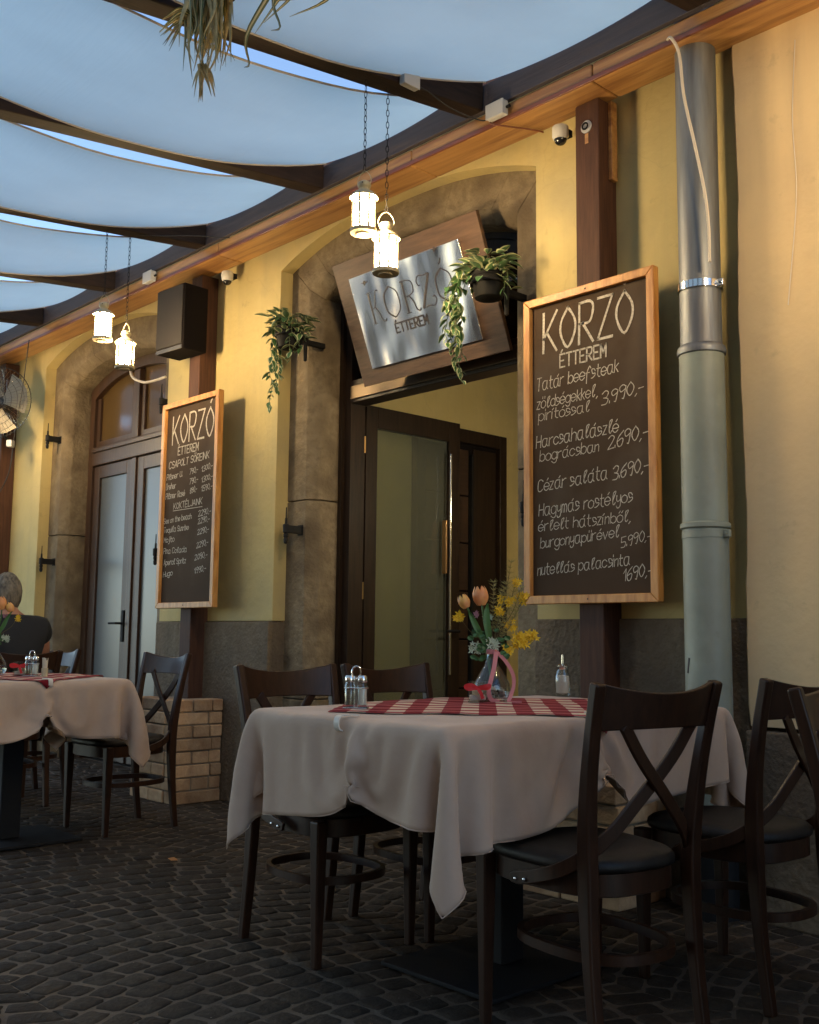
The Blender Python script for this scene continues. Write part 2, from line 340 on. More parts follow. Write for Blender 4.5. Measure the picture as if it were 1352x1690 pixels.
# ================================================================ ground
gnd = MB().box(-40, 40, -18.0, 10, -.4, .0002).build('ground', M_SAND, kind='structure')
tag(gnd, 'dark grey cobbled street paving laid in arcs')
def cobbles():
    # segmental arcs: lanes along x, each row an arch across the lane, side joints square to the arch
    LW, PIT, SAG = 1.30, .094, .19
    near, far = [], []
    def arch(a): return SAG*(1-(2*a-1)**2)
    def P(x0, y0, a, d):
        a = min(1.0, max(0.0, a)); ap = -4*SAG*(2*a-1)/LW
        a2 = min(1.0, max(0.0, a + (d*(-ap)/(1+ap*ap))/LW))
        return (x0 - d - arch(a2), y0 + a2*LW)
    for lane in range(-3, 1):
        y0 = lane*LW + .30
        for row in range(-6, 116):
            x0 = 1.2 - row*PIT; pit = PIT
            cuts = [0.0]; L = 0
            while cuts[-1] < 1: cuts.append(cuts[-1] + rnd(.062, .098))
            cuts = [c/cuts[-1] for c in cuts]
            if row % 2: cuts = [0] + [c-.03 for c in cuts[1:-1]] + [1]
            for a0, a1 in zip(cuts[:-1], cuts[1:]):
                g = rnd(.0035, .0070); ga = g/LW; f, b = g+rnd(-.002, .003), pit-g-rnd(-.002, .004)
                w = a1-a0-2*ga
                if w < .02: continue
                A, B = a0+ga, a1-ga; c = .12*w; e = .13*(b-f); jj = .0035
                def q(a, d): x, y = P(x0, y0, a, d); return (x+rnd(-jj, jj), y+rnd(-jj, jj))
                base = [q(A, f+e), q(A+c, f), q((A+B)/2, f-.001), q(B-c, f), q(B, f+e), q(B+.0, (f+b)/2), q(B, b-e), q(B-c, b), q((A+B)/2, b+.001), q(A+c, b), q(A, b-e), q(A, (f+b)/2)]
                cx = sum(t[0] for t in base)/12; cy = sum(t[1] for t in base)/12
                if cy > .30 or cy < -3.55: continue
                v = np.array([cx, cy, 0]) - CAM; z = v@AX; vis = False
                if z > .3: vis = -60 < 676+FPX*(v@RT)/z < 1420 and 845-FPX*(v@UP)/z < 1760
                if not vis and (cx > .6 or cy < -3.3): continue
                (near if vis else far).append((z, cx, cy, base))
    near.sort(key=lambda q: q[0]); N = 12
    def geo(c, b):
        cx, cy = c; h = rnd(-.002, .002); tx, ty = rnd(-.02, .02), rnd(-.02, .02); hh = rnd(.0035, .0055)
        def ring(k, z, j=0): return [((x-cx)*k, (y-cy)*k, z+h+(x-cx)*tx+(y-cy)*ty+rnd(-j, j)) for x, y in b]
        vs = ring(1, -.03) + ring(1, 0) + ring(.93, hh*.62, .0004) + ring(.78, hh, .0007) + [(rnd(-.008, .008), rnd(-.008, .008), hh+h+.0006)]
        fs = [(k*N+i, k*N+(i+1) % N, (k+1)*N+(i+1) % N, (k+1)*N+i) for k in range(3) for i in range(N)] + [(3*N+i, 3*N+(i+1) % N, 4*N) for i in range(N)]
        return vs, fs
    for q in near[:300]:
        vs, fs = geo(q[1:3], q[3]); me = bpy.data.meshes.new('cobble'); me.from_pydata(vs, [], fs); me.materials.append(M_COB)
        me.polygons.foreach_set('use_smooth', [True]*len(fs))
        link('cobble', me, gnd, (q[1], q[2], 0))
    V, F, T_ = [], [], []
    for q in near[300:]+far:
        vs, fs = geo(q[1:3], q[3]); o = len(V); V += [(x+q[1], y+q[2], z) for x, y, z in vs]; F += [tuple(o+i for i in f) for f in fs]; T_ += [random.random()]*len(vs)
    me = bpy.data.meshes.new('cobbles'); me.from_pydata(V, [], F); me.materials.append(M_COBS); me.polygons.foreach_set('use_smooth', [True]*len(F))
    at = me.attributes.new('tone', 'FLOAT', 'POINT'); at.data.foreach_set('value', T_)
    o = link('cobbles', me, gnd); o['kind'] = 'stuff'
cobbles()
M_PLAZA = mat('plaza_paving', (.36, .32, .26), .9, c2=(.28, .25, .20), scale=1.2)
pz = MB().box(-40, -11.5, -30, -5.9, -.1, .006).build('plaza', M_PLAZA, kind='structure')

# ================================================================ restaurant building
bld = empty('restaurant_building', (-4, 0, 0), label='yellow plastered restaurant with brown stone door surrounds and dark wooden doors', cat='building')
T = .087                                   # plaster proud of the stone
class Arch:
    """outline of a door opening: jambs and a flat basket arch, offset inwards by d"""
    def __init__(s, xl, xr, zs, rise, p=2.6): s.xl, s.xr, s.zs, s.rise, s.p = xl, xr, zs, rise, p
    def pts(s, d, zb=0.0, n=24, s0=0.0, s1=1.0, top=False):
        xl, xr = s.xl+d, s.xr-d; zt = s.zs - d
        c, w = (xl+xr)/2, (xr-xl)/2; out = []
        for i in range(n+1):
            u = -math.cos(math.pi*i/n)*1.0
            out.append((c+w*u, zt+s.rise*(1-abs(u)**s.p)))
        return [(xl, zb)]*(0 if top else 1) + out + [(xr, zb)]*(0 if top else 1)
def opening(shift, wr=True):
    return (Arch(-5.02+shift, -3.025+shift, 3.165, .165, 2.4), Arch(-4.85+shift, -3.215+shift, 3.03, .145, 2.6))
SH = -3.28
outC, inC = opening(0); outL, inL = opening(SH)
ZT = 3.62
def wall_above(A, x0, x1):
    m = MB(); t = A.pts(0, top=True)
    ring0 = [(x, z) for x, z in t]; 
    for i in range(len(t)-1):
        (xa, za), (xb, zb) = t[i], t[i+1]
        if abs(xb-xa) < 1e-6: continue
        m.add([(xa,0,za),(xb,0,zb),(xb,0,ZT),(xa,0,ZT),(xa,T,za),(xb,T,zb),(xb,T,ZT),(xa,T,ZT)], [(0,1,2,3),(7,6,5,4),(0,4,5,1),(3,2,6,7)])
    return m
ZD = 1.068
pw = MB()
X0, X1 = -16.0, -2.0
def plwall(xa, xb): pw.box(xa, xb, 0, .45, ZD, ZT)
plwall(outC.xr, X1); plwall(outL.xr, outC.xl); plwall(X0, outL.xl)
# keep the wall behind stone surrounds thin: returns only .087 deep next to openings (stone sits behind)
for A in (outC, outL): pw.f += []; m = wall_above(A, 0, 0); pw.add(m.v, m.f)
W_(pw, 'plaster_wall', M_YEL, bld)
# dado of rough stone slabs
def dado(xa, xb, n):
    w = (xb-xa)/n
    for i in range(n):
        a, b = xa+i*w+(.003 if i else 0), xa+(i+1)*w-.003
        j = rnd(-.004, .004)
        m = MB().box(a, b, -.022+j, .45, 0.0, ZD-.002+rnd(-.004, .004)); W_(m, 'stone_slab', M_DADO, bld, bevel=.008)
dado(outC.xr+.0, X1, 1); dado(outL.xr, outC.xl, 1); dado(-9.6, outL.xl, 1)
W_(MB().box(X0, -9.61, -.02, .45, 0, ZD), 'stone_plinth', M_DADO, bld)
# stone surrounds
def surround(A, nm):
    root = empty('stone_surround', (0, 0, 0)); root.parent = bld; root.location = (4, 0, 0)
    secs = [(-.20, .30), (-.20, T+.002), (-.004, T+.002), (.004, T+.004), (.052, .155), (.056, .165), (.056, .44), (-.20, .44)]
    def block(outlines, i0, i1, m):
        rings = []
        for i in range(i0, i1+1): rings.append([(o[i][0], y, o[i][1]) for (d, y), o in zip(secs, outlines)])
        m.loft(rings, closed=True, caps=True)
    N = 24; OL = [A.pts(d, top=True, n=N) for d, y in secs]
    # jambs : lower, upper
    for side in (0, -1):
        ends = [o[side] for o in OL]
        for (za, zb) in ((0, .62), (.625, 1.765), (1.770, None)):
            r = []
            for k in (0, 1):
                ring = []
                for (d, y), (x, z) in zip(secs, ends):
                    zz = za if k == 0 else (zb if zb is not None else z-.0)
                    ring.append((x+rnd(-.0015, .0015), y, zz))
                r.append(ring)
            m = MB().loft(r); W_(m, 'stone_block', M_STONE, root, bevel=.006)
    cuts = [0, 5, 9, 15, 19, N]
    for a, b in zip(cuts[:-1], cuts[1:]):
        m = MB(); rings = []
        for i in range(a, b+1):
            e = .0008 if i == a else (-.0008 if i == b else 0)
            rings.append([(o[i][0]+e, y, o[i][1]) for (d, y), o in zip(secs, OL)])
        m.loft(rings); W_(m, 'arch_stone', M_STONE, root, bevel=.0015)
    return root
surround(inC, 'c'); surround(inL, 'l')

def ringpart(A, d0, d1, y0, y1, name, m, parent, zb=0.0):
    o = MB(); a, b = A.pts(d0, zb), A.pts(d1, zb)
    rings = [[(p[0], y0, p[1]), (q[0], y0, q[1]), (q[0], y1, q[1]), (p[0], y1, p[1])] for p, q in zip(a, b)]
    o.loft(rings); return W_(o, name, m, parent)
# ---- centre doorway: frame, transom, vestibule
fr = ringpart(inC, .057, .14, .31, .42, 'door_frame', M_FRAME, bld)
ringpart(inC, .057, .085, .285, .309, 'frame_moulding', M_FRAME, bld)
W_(MB().box(-4.708, -3.357, .305, .425, 2.352, 2.49), 'transom_bar', M_FRAME, bld, bevel=.006)
W_(MB().box(-4.700, -3.365, .292, .304, 2.372, 2.45), 'transom_strip', mat('bronze_strip', (.10, .075, .05), .4, metal=.8), bld, bevel=.003)
W_(MB().box(-4.06, -4.01, .34, .39, 2.491, 3.03), 'transom_mullion', M_FRAME, bld)
W_(MB().prism([(-4.705, 2.491), (-3.36, 2.491)] + [p for p in inC.pts(.145, top=True)][::-1], .36, .366), 'transom_pane', glassy('dark_glass', (.5, .45, .38), .02, .45, .3), bld)
m = MB(); m.box(-4.99, -4.85, .44, 3.2, 0, 3.1); W_(m, 'vestibule_wall', M_YEL, bld)
W_(MB().box(-3.15, -3.05, .44, 3.2, 0, 3.1), 'vestibule_wall', M_YEL, bld)
W_(MB().box(-4.99, -3.05, 3.2, 3.3, 0, 3.1), 'vestibule_wall', M_YEL, bld)
W_(MB().box(-4.99, -3.05, .44, 3.3, 3.1, 3.2), 'vestibule_ceiling', M_FRAME, bld)
W_(MB().box(-4.85, -3.05, .36, 3.3, -.01, .004), 'threshold_floor', M_DADO, bld)
vl = empty('wall_lamp', (-3.152, 1.0, 1.95), label='half round wall lamp inside the entrance passage, hidden by the right door jamb', cat='lamp')
MB().ball((-.05, 0, 0), .09, 20, 12, (.6, 1, 1)).build('glass_shade', emis('lamp_shade_light', (1.0, .86, .62), 36.0), vl, smooth=60)
MB().box(-.012, 0, -.05, .05, -.12, .12).build('back_plate', M_CHROME, vl, bevel=.004)
# inner dark panelled door in the vestibule's left wall
idr = empty('inner_door', (0, 0, 0)); idr.parent = bld; idr.location = (4, 0, 0)
W_(MB().box(-4.848, -4.79, .93, 1.0, 0, 2.36), 'door_frame', M_FRAME, idr, bevel=.005)
W_(MB().box(-4.848, -4.79, 1.71, 1.78, 0, 2.36), 'door_frame', M_FRAME, idr, bevel=.005)
W_(MB().box(-4.848, -4.79, 1.002, 1.708, 2.27, 2.36), 'door_frame', M_FRAME, idr, bevel=.005)
W_(MB().box(-4.846, -4.83, 1.002, 1.708, 0, 2.268), 'door_backing', M_SPK, idr)
M_SLAT = mat('door_slat', (.026, .013, .008), .5, c2=(.042, .021, .012), scale=6, stretch=(6, .6, 8))
for k in range(7):
    W_(MB().box(-4.828, -4.812, 1.02, 1.42, .03+k*.315, .335+k*.315), 'door_slat', M_SLAT, idr, bevel=.004)
W_(MB().box(-4.828, -4.80, 1.44, 1.46, .03, 2.2), 'door_rail', M_BLACK, idr)
W_(MB().box(-4.828, -4.812, 1.47, 1.69, .03, 2.24), 'door_panel', M_FRAME, idr, bevel=.004)
# open leaf, hinged at the left jamb and swung inwards
leaf = empty('open_door_leaf', (0, 0, 0)); leaf.parent = bld; leaf.location = (4, 0, 0)
xl0, xl1, ya, yb, zt = -4.775, -4.725, .435, 1.25, 2.37
st = .115
W_(MB().box(xl0, xl1, ya, ya+.10, .02, zt), 'door_stile', M_FRAME, leaf, bevel=.004)
W_(MB().box(xl0, xl1, yb-.10, yb, .02, zt), 'door_stile', M_FRAME, leaf, bevel=.004)
W_(MB().box(xl0, xl1, ya+.101, yb-.101, zt-.13, zt), 'door_rail', M_FRAME, leaf, bevel=.004)
W_(MB().box(xl0, xl1, ya+.101, yb-.101, .02, .28), 'door_rail', M_FRAME, leaf, bevel=.004)
W_(MB().box(-4.754, -4.748, ya+.101, yb-.101, .28, zt-.13), 'door_glass', M_DGLASS, leaf)
W_(MB().tube([(xl1+.035, yb-.12, .75), (xl1+.035, yb-.12, 2.15)], .008, 10), 'pull_bar', M_CHROME, leaf, smooth=40)
W_(MB().box(xl1+.001, xl1+.04, yb-.165, yb-.150, 1.38, 1.72), 'door_handle', mat('bronze_handle', (.5, .3, .14), .3, metal=.8), leaf, bevel=.004)
W_(MB().tube([(xl1+.002, yb-.05, 1.02), (xl1+.05, yb-.05, 1.02), (xl1+.05, yb-.17, 1.02)], .009, 8), 'lever_handle', M_BLACK, leaf, smooth=40)
for z in (.35, 1.25, 2.12):
    W_(MB().tube([(-4.715, .425, z-.05), (-4.715, .425, z+.05)], .011, 10), 'hinge', mat('brass', (.35, .22, .08), .3, metal=1), leaf, smooth=40)
W_(MB().box(-4.79, -4.70, .423, .433, 0, 2.35), 'door_post', M_FRAME, leaf)
# ---- left doorway: closed double door under a glazed fanlight
ld = empty('double_door', (0, 0, 0)); ld.parent = bld; ld.location = (4, 0, 0)
M_BRN = mat('brown_door_wood', (.040, .020, .012), .45, c2=(.068, .034, .019), scale=7, detail=6, stretch=(7, 7, .6), bump=.12)
ringpart(inL, .057, .135, .30, .40, 'door_frame', M_BRN, ld)
xa, xb = inL.xl+.136, inL.xr-.136; xm = (xa+xb)/2
W_(MB().box(xa, xb, .29, .39, 2.335, 2.49), 'transom_bar', M_BRN, ld, bevel=.008)
W_(MB().box(xa+.02, xb-.02, .272, .289, 2.44, 2.475), 'transom_moulding', M_BRN, ld, bevel=.006)
M_FROST = mat('frosted_glass', (.10, .108, .115), .32, spec=.6, c2=(.07, .078, .085), scale=.8, mixlo=.3, mixhi=.8)
M_AMBER = mat('fanlight_glass', (.10, .06, .022), .12, spec=.6)
for (p, q) in ((xa, xm-.035), (xm+.035, xb)):
    W_(MB().box(p+.003, p+.10, .315, .365, .02, 2.332), 'door_stile', M_BRN, ld, bevel=.005)
    W_(MB().box(q-.10, q-.003, .315, .365, .02, 2.332), 'door_stile', M_BRN, ld, bevel=.005)
    W_(MB().box(p+.101, q-.101, .315, .365, 2.23, 2.332), 'door_rail', M_BRN, ld, bevel=.005)
    W_(MB().box(p+.101, q-.101, .315, .365, .02, .26), 'door_rail', M_BRN, ld, bevel=.005)
    W_(MB().box(p+.101, q-.101, .335, .345, .26, 2.23), 'frosted_pane', M_FROST, ld)
W_(MB().box(xm-.034, xm+.034, .30, .37, .02, 2.334), 'centre_stile', M_BRN, ld, bevel=.006)
W_(MB().box(xm-.045, xm+.045, .30, .385, 2.491, 3.03), 'fanlight_mullion', M_BRN, ld, bevel=.006)
def fan(p0, p1):
    t = [q for q in inL.pts(.136, top=True) if p0 <= q[0] <= p1]
    c = lambda x: 2.895+.145*(1-abs((x-xm)/((xb-xa)/2))**2.6)
    return [(p0, 2.49), (p1, 2.49), (p1, c(p1)-.001)] + t[::-1] + [(p0, c(p0)-.001)]
W_(MB().prism(fan(xa+.001, xm-.046), .345, .352), 'fanlight_pane', M_AMBER, ld)
W_(MB().prism(fan(xm+.046, xb-.001), .345, .352), 'fanlight_pane', M_AMBER, ld)
for (p, q) in ((xa, xm-.046), (xm+.046, xb)):
    W_(MB().box(p, p+.05, .325, .343, 2.491, 2.90), 'fanlight_frame', M_BRN, ld)
    W_(MB().box(q-.05, q, .325, .343, 2.491, 2.92), 'fanlight_frame', M_BRN, ld)
    W_(MB().box(p+.051, q-.051, .325, .343, 2.491, 2.54), 'fanlight_frame', M_BRN, ld)
W_(MB().box(xm-.095, xm-.06, .300, .3145, .92, 1.16), 'handle_plate', M_BLACK, ld, bevel=.004)
W_(MB().tube([(xm-.078, .30, 1.06), (xm-.078, .25, 1.06), (xm-.19, .25, 1.06)], .009, 8), 'lever_handle', M_BLACK, ld, smooth=40)
W_(MB().box(xa, xb, .40, .42, 0, 3.0), 'room_shade_sheet', M_SPK, ld)  # thin black sheet, its colour stands in for the unlit room behind
# upper wall plate and roof
W_(MB().box(X0, X1+2, -.05, -.001, 3.375, 3.46), 'wall_plate', M_RAFT, bld)
M_TILE = mat('roof_tile', (.16, .06, .035), .85, c2=(.22, .09, .05), scale=20)
rf = MB(); rf.add([(X0,-.12,3.60),(3,-.12,3.60),(3,4.2,6.3),(X0,4.2,6.3),(X0,-.12,3.72),(3,-.12,3.72),(3,4.2,6.42),(X0,4.2,6.42)], [(0,3,2,1),(4,5,6,7),(0,1,5,4),(2,3,7,6),(0,4,7,3),(1,2,6,5)])
rf.v = [(min(x, -2.0), y, z) for x, y, z in rf.v]; rf.add([(X0,8.4,3.6),(-2,8.4,3.6),(-2,4.2,6.3),(X0,4.2,6.3),(X0,8.4,3.72),(-2,8.4,3.72),(-2,4.2,6.42),(X0,4.2,6.42)], [(0,3,2,1)[::-1],(4,5,6,7)[::-1]])
W_(rf, 'roof', M_TILE, bld)
W_(MB().box(X0, -2, 8.3, 8.4, 0, 3.7), 'back_wall', M_YEL, bld)
W_(MB().box(X0, X0+.1, .46, 8.3, 0, 3.6), 'end_wall', M_YEL, bld)

# neighbouring building, peach plaster, proud of the yellow wall
nb = empty('peach_building', (0, 0, 0), label='peach plastered wall of the next building at the right edge with dark stone foot', cat='building')
m = MB(); n = 40
# wavy plaster edge at its left corner
rings = []
for i in range(n+1):
    z = .68+(3.62-.68)*i/n; e = -1.985+.006*math.sin(z*5)+rnd(-.003, .003)
    rings.append([(e, -.05, z), (e+.012, -.066, z), (4, -.066, z), (4, .45, z), (e, .45, z)])
m.loft(rings); W_(m, 'plaster_wall', M_PEACH, nb)
W_(MB().box(-1.97, 16, -.06, 8, 3.63, 6.0), 'sun_block_storey', M_PEACH, nb)  # unseen mass added to keep the low sun off the canopy
W_(MB().box(4.01, 16, -.06, 8, 0, 3.62), 'sun_block_bay', M_PEACH, nb)  # unseen too, added to carry the sun block further right
m = MB().box(-1.99, 4, -.085, .45, 0, .665); W_(m, 'stone_foot', M_DADO, nb, bevel=.01)
m = MB(); m.tube(smoothline([(-1.72, -.068, 3.2), (-1.74, -.068, 2.9), (-1.735, -.068, 2.6), (-1.78, -.068, 2.2)]), .002, 5); W_(m, 'wall_wire', M_WCABLE, nb)

# row of houses across the street (behind the camera; seen only in reflections)
opp = empty('opposite_building', (-3, -10, 0), label='plain ochre house front on the far side of the street behind the camera', cat='building')
M_OPP = mat('opposite_plaster', (.22, .16, .10), .9, c2=(.18, .13, .08), scale=1)
W_(MB().box(-8, 20, -10.4, -10.0, -.01, 6.5), 'wall', M_OPP, opp)
for k in range(9):
    x = -7+k*2.9
    W_(MB().box(x, x+1.1, -10.0, -9.97, 1.0, 2.6), 'window', M_DGLASS, opp)
    W_(MB().box(x-.08, x+1.18, -9.998, -9.95, .9, .98), 'window_sill', M_FRAME, opp)

# ================================================================ pergola frame
pg = empty('timber_pergola', (-4, -.1, 0), label='dark timber pergola with golden wall beam, posts and sloping rafters', cat='pergola')
PX = [-2.635, -5.765, -8.90]
for x in PX:
    W_(MB().box(x-.0625, x+.0625, -.127, -.003 if x > -8 else -.003, 0, 3.284), 'post', M_POST, pg, bevel=.006)
W_(MB().box(-2.572, -2.552, -.062, -.022, 2.93, 3.284), 'post_batten', M_GOLD, pg, bevel=.003)
# golden wall beam in lengths, with dark red moulding on its lower edge
jx = [-16, -9.2, -5.35, -3.62, -2.52, 3.0]
for a, b in zip(jx[:-1], jx[1:]):
    W_(MB().box(a+.0015, b-.0015, -.24, -.05, 3.286, 3.372), 'wall_beam', M_GOLD, pg, bevel=.01)
W_(MB().box(-16, 3, -.252, -.241, 3.284, 3.306), 'beam_moulding', M_RED, pg, bevel=.003)
RX = [-3.166+1.17*k for k in (-7, -6, -5, -4, -3, -2, -1, 0, 1, 2, 3, 4)]
RS, RD = .06, .10                       # fall and skew per metre towards the street
def rpt(x, y, z): d = -(y+.24); return (x-RD*d, y, z-RS*d)
for x in RX:
    m = MB(); w = .052
    r = []
    for y in (-.262, -8.25):
        r.append([rpt(x-w, y, 3.374), rpt(x+w, y, 3.374), rpt(x+w, y, 3.524), rpt(x-w, y, 3.524)])
    m.loft(r); W_(m, 'rafter', M_RAFT, pg, bevel=.006)
for a, b in zip(RX[:-1], RX[1:]):
    W_(MB().box(a-.4+.4, b, -.259, -.232, 3.374, 3.50), 'fascia_board', M_NAVY, pg, bevel=.003)
m = MB().box(-12, 3, -8.4, -8.26, 2.70, 2.86); W_(m, 'street_beam', M_RAFT, pg)
for x in (-10.5, -7.4, 2.2): W_(MB().box(x-.07, x+.07, -8.41, -8.25, 0, 2.698), 'post', M_RAFT, pg)

# canvas shades, one per bay
def canvas(x0, x1, i):
    nx, ny = 14, 130; V = []; F = []
    ys = [-.262, -2.36, -4.3, -6.3, -8.2]
    ph = rnd(0, 6)
    for j in range(ny+1):
        t = j/ny; y = ys[0] + (ys[-1]-ys[0])*t
        for a, b, sg in ((ys[0], ys[1], .150), (ys[1], ys[2], .125), (ys[2], ys[3], .14), (ys[3], ys[4], .13)):
            if a >= y >= b-1e-6: s = (a-y)/(a-b); sag = sg*4*s*(1-s)*(1-.12*(2*s-1)); break
        for k in range(nx+1):
            u = k/nx
            X = x0+.066 + (x1-x0-.066-.105)*u
            lat = .020*(4*u*(1-u)) + .012*u*min(1, sag/.15)
            wr = .008*math.sin(u*38+ph+y*1.3)*math.exp(-((y+.50)/.30)**2)*min(1, (-.262-y)/.15) + .0035*math.sin(u*30+y*2.2+ph)*math.exp(-((y+2.36)/.35)**2) + .002*math.sin(y*9+u*5+ph)*min(1, (-.262-y)/.15)
            z = 3.512 - sag - lat*(.4+.6*min(1, sag/.2)) + wr - .030*4*u*(1-u)*math.exp(-j/6)
            p = rpt(X, y, z); V.append(p)
    for j in range(ny):
        for k in range(nx): o = j*(nx+1)+k; F.append((o, o+1, o+nx+2, o+nx+1))
    me = bpy.data.meshes.new('canvas_shade'); me.from_pydata(V, [], F); me.materials.append(M_CANV); me.polygons.foreach_set('use_smooth', [True]*len(F))
    o = link('canvas_shade', me)
    # hem along both long edges
    for e in (0, nx):
        pts = [V[j*(nx+1)+e] for j in range(0, ny+1, 2)]; pts = [(p[0], p[1], p[2]-.002) for p in pts]
        MB().tube(pts, .005, 5).build('hem', M_HEM, o, smooth=60)
    return o
M_HEM = mat('canvas_hem', (.42, .38, .33), .9)
_n0 = {0: 'white canvas shade in the third bay from the right, sagging beyond the nearer lantern pair', 1: 'white canvas shade at the upper right corner, nearest the camera',
 -1: 'white canvas shade between the second and third visible rafters', -2: 'white canvas shade over the farther lantern pair', -3: 'small white canvas strip at the far left end of the row'}
names = {7: 'white canvas shade at the top edge, right of the hanging spider plant', 6: 'large white canvas shade at the upper left, left of the nearest rafter',
 5: 'white canvas shade second from the spider plant going left', 4: 'white canvas shade behind the farther lantern pair chains', 3: 'short white canvas shade just left of the farther lantern pair', 2: 'last white canvas shade at the far left above the fan',
 8: 'white canvas shade out at the right, beyond the rafter in the top right corner', 9: 'white canvas shade second beyond the right frame edge', 1: 'white canvas shade out past the left frame edge'}
for i in range(1, 10):
    o = canvas(RX[i], RX[i+1], i); tag(o, names.get(i, 'white canvas shade'), 'canvas shade', 'white canvas shades sagging between the rafters')

# ================================================================ downpipe
dp = empty('downpipe', (-2.105, -.125, 0), label='grey downpipe with bare zinc top and sage green painted lower half', cat='drainpipe')
c0 = (0, 0, 0); r = .078
MB().lathe([(r, 2.08), (r, 3.7)], c0, 32).build('zinc_pipe', M_ZINC, dp, smooth=40)
MB().lathe([(r+.006, .22), (r+.006, 2.06)], c0, 32).build('painted_pipe', M_GREENP, dp, smooth=40)
MB().lathe([(r+.005, 2.058), (r+.012, 2.062), (r+.014, 2.075), (r+.010, 2.09), (r+.001, 2.098)], c0, 32).build('collar', M_ZINC, dp, smooth=50)
MB().lathe([(r+.008, 1.395), (r+.014, 1.40), (r+.014, 1.415), (r+.008, 1.42)], c0, 32).build('collar', M_GREENP, dp, smooth=50)
for z, mm in ((2.325, M_CHROME), (1.375, M_GREENP)):
    k = MB().lathe([(r+.0035, z-.016), (r+.008, z-.014), (r+.008, z+.014), (r+.0035, z+.016)], c0, 32).build('pipe_clamp', mm, dp, smooth=50)
    MB().box(r+.006, r+.03, -.02, .0, z-.014, z+.014).build('clamp_lug', mm, k, bevel=.003)
    MB().tube([(r+.018, -.03, z), (r+.018, .01, z)], .004, 8).build('clamp_screw', mm, k)
    MB().tube([(0, r+.004, z), (0, .134, z)], .008, 8).build('wall_bracket', mm, k)
rr = MB(); sm = [(-r-.004, -.02, .95), (-r*.9, -.055, .90), (-r*.8, -.066, .865)]
MB().lathe([(r+.006, 0.0), (r+.012, .0), (r+.012, .22), (r+.006, .225)], c0, 32).build('pipe_shoe', M_BLACK, dp, smooth=50)
a = -math.pi/2-.5
MB().bar([((r+.007)*math.cos(a), (r+.007)*math.sin(a), .865), ((r+.007)*math.cos(a+.12), (r+.007)*math.sin(a+.12), .92)], .006, .003, up=(math.cos(a), math.sin(a), 0)).build('paint_scratch', M_INK, dp)

# ================================================================ handwriting
GL = {'K':'0c0i;4i0e;1f4c','O':'~2i0g0e2c4e4g2i','R':'0c0i;~0i3i4h3f0f;1f4c','Z':'0i4i;4i0c;0c4c','Ó':'~2i0g0e2c4e4g2i;2j3k','É':'4i0i;0i0c;0c4c;0f3f;1j2k',
'T':'0i4i;2i2c','E':'4i0i;0i0c;0c4c;0f3f','M':'0c0i;0i2e;2e4i;4i4c','C':'~4h2i0h0d2c4d','S':'~4h2i0h1f3f4d2c0d','A':'0c2i;2i4c;1e3e','P':'0c0i;~0i3i4h3f0f','L':'0i0c;0c3c',
'Ö':'~2i0g0e2c4e4g2i;1j1k;3j3k','I':'0c0i','N':'0c0i;0i4c;4c4i','J':'~3i3d1c0d','U':'~0i0d2c4d4i','D':'0c0i;~0i3i4f3c0c','H':'0c0i;4c4i;0f4f','B':'0c0i;~0i3h3g0f;~0f4e3c0c',
'a':'~4g1g0e1c3c4e;~4g4d5c','á':'~4g1g0e1c3c4e;~4g4d5c;3h4i','b':'0i0c;~0f2g4f4d2c0d','c':'~4f2g0f0d2c4d','d':'4i4c;~4f2g0f0d2c4d','e':'~0e4e4f2g0f0d2c4d','é':'~0e4e4f2g0f0d2c4d;2h3i',
'f':'~4h3i2h1f1a;0f3f','g':'~4f2g0f0d2c4d;~4g4b2a0b','h':'0i0c;~0f2g4f4c','i':'0g0c;0h0i','í':'0g0c;0h1i','j':'~2g2b0a;2h2i','k':'0i0c;3g0e;1e3c','l':'~1e2g3i2i1h1d2c3d','m':'0g0c;~0f1g2f2c;~2f3g4f4c',
'n':'0g0c;~0f2g3f3c','o':'~2g0f0d2c4d4f2g','ó':'~2g0f0d2c4d4f2g;2h3i','ö':'~2g0f0d2c4d4f2g;1h1i;3h3i','ő':'~2g0f0d2c4d4f2g;1h2i;3h4i','p':'0g0a;~0f2g4f4d2c0d','q':'4g4a;~4f2g0f0d2c4d','r':'0g0c;~0f2g3g','s':'~3f2g0g1e3e3d1c0c',
't':'1i1d;~1d2c3c;0g3g','u':'~0g0d1c3d;3g3c','ü':'~0g0d1c3d;3g3c;1h1i;3h3i','v':'0g2c;2c4g','x':'0g3c;3g0c','y':'~0g0e1d3e;~3g3b1a0b','z':'0g3g;3g0c;0c3c',
'0':'~2i0g0e2c4e4g2i','1':'0g2i;2i2c','2':'~0h2i4h3f0c;0c4c','3':'~0h2i4h3f1f;~1f4e3c0c','4':'3c3i;3i0e;0e4e','5':'4i0i;0i0f;~0f3f4e3c0c','6':'~4i1g0e1c3c4e3f0e','7':'0i4i;4i1c','8':'~2f0g2i4g2f0d2c4d2f','9':'~4h2i0h1f4g;~4h3c2c',
',':'1c0b','.':'0c0d','-':'0e3e'}
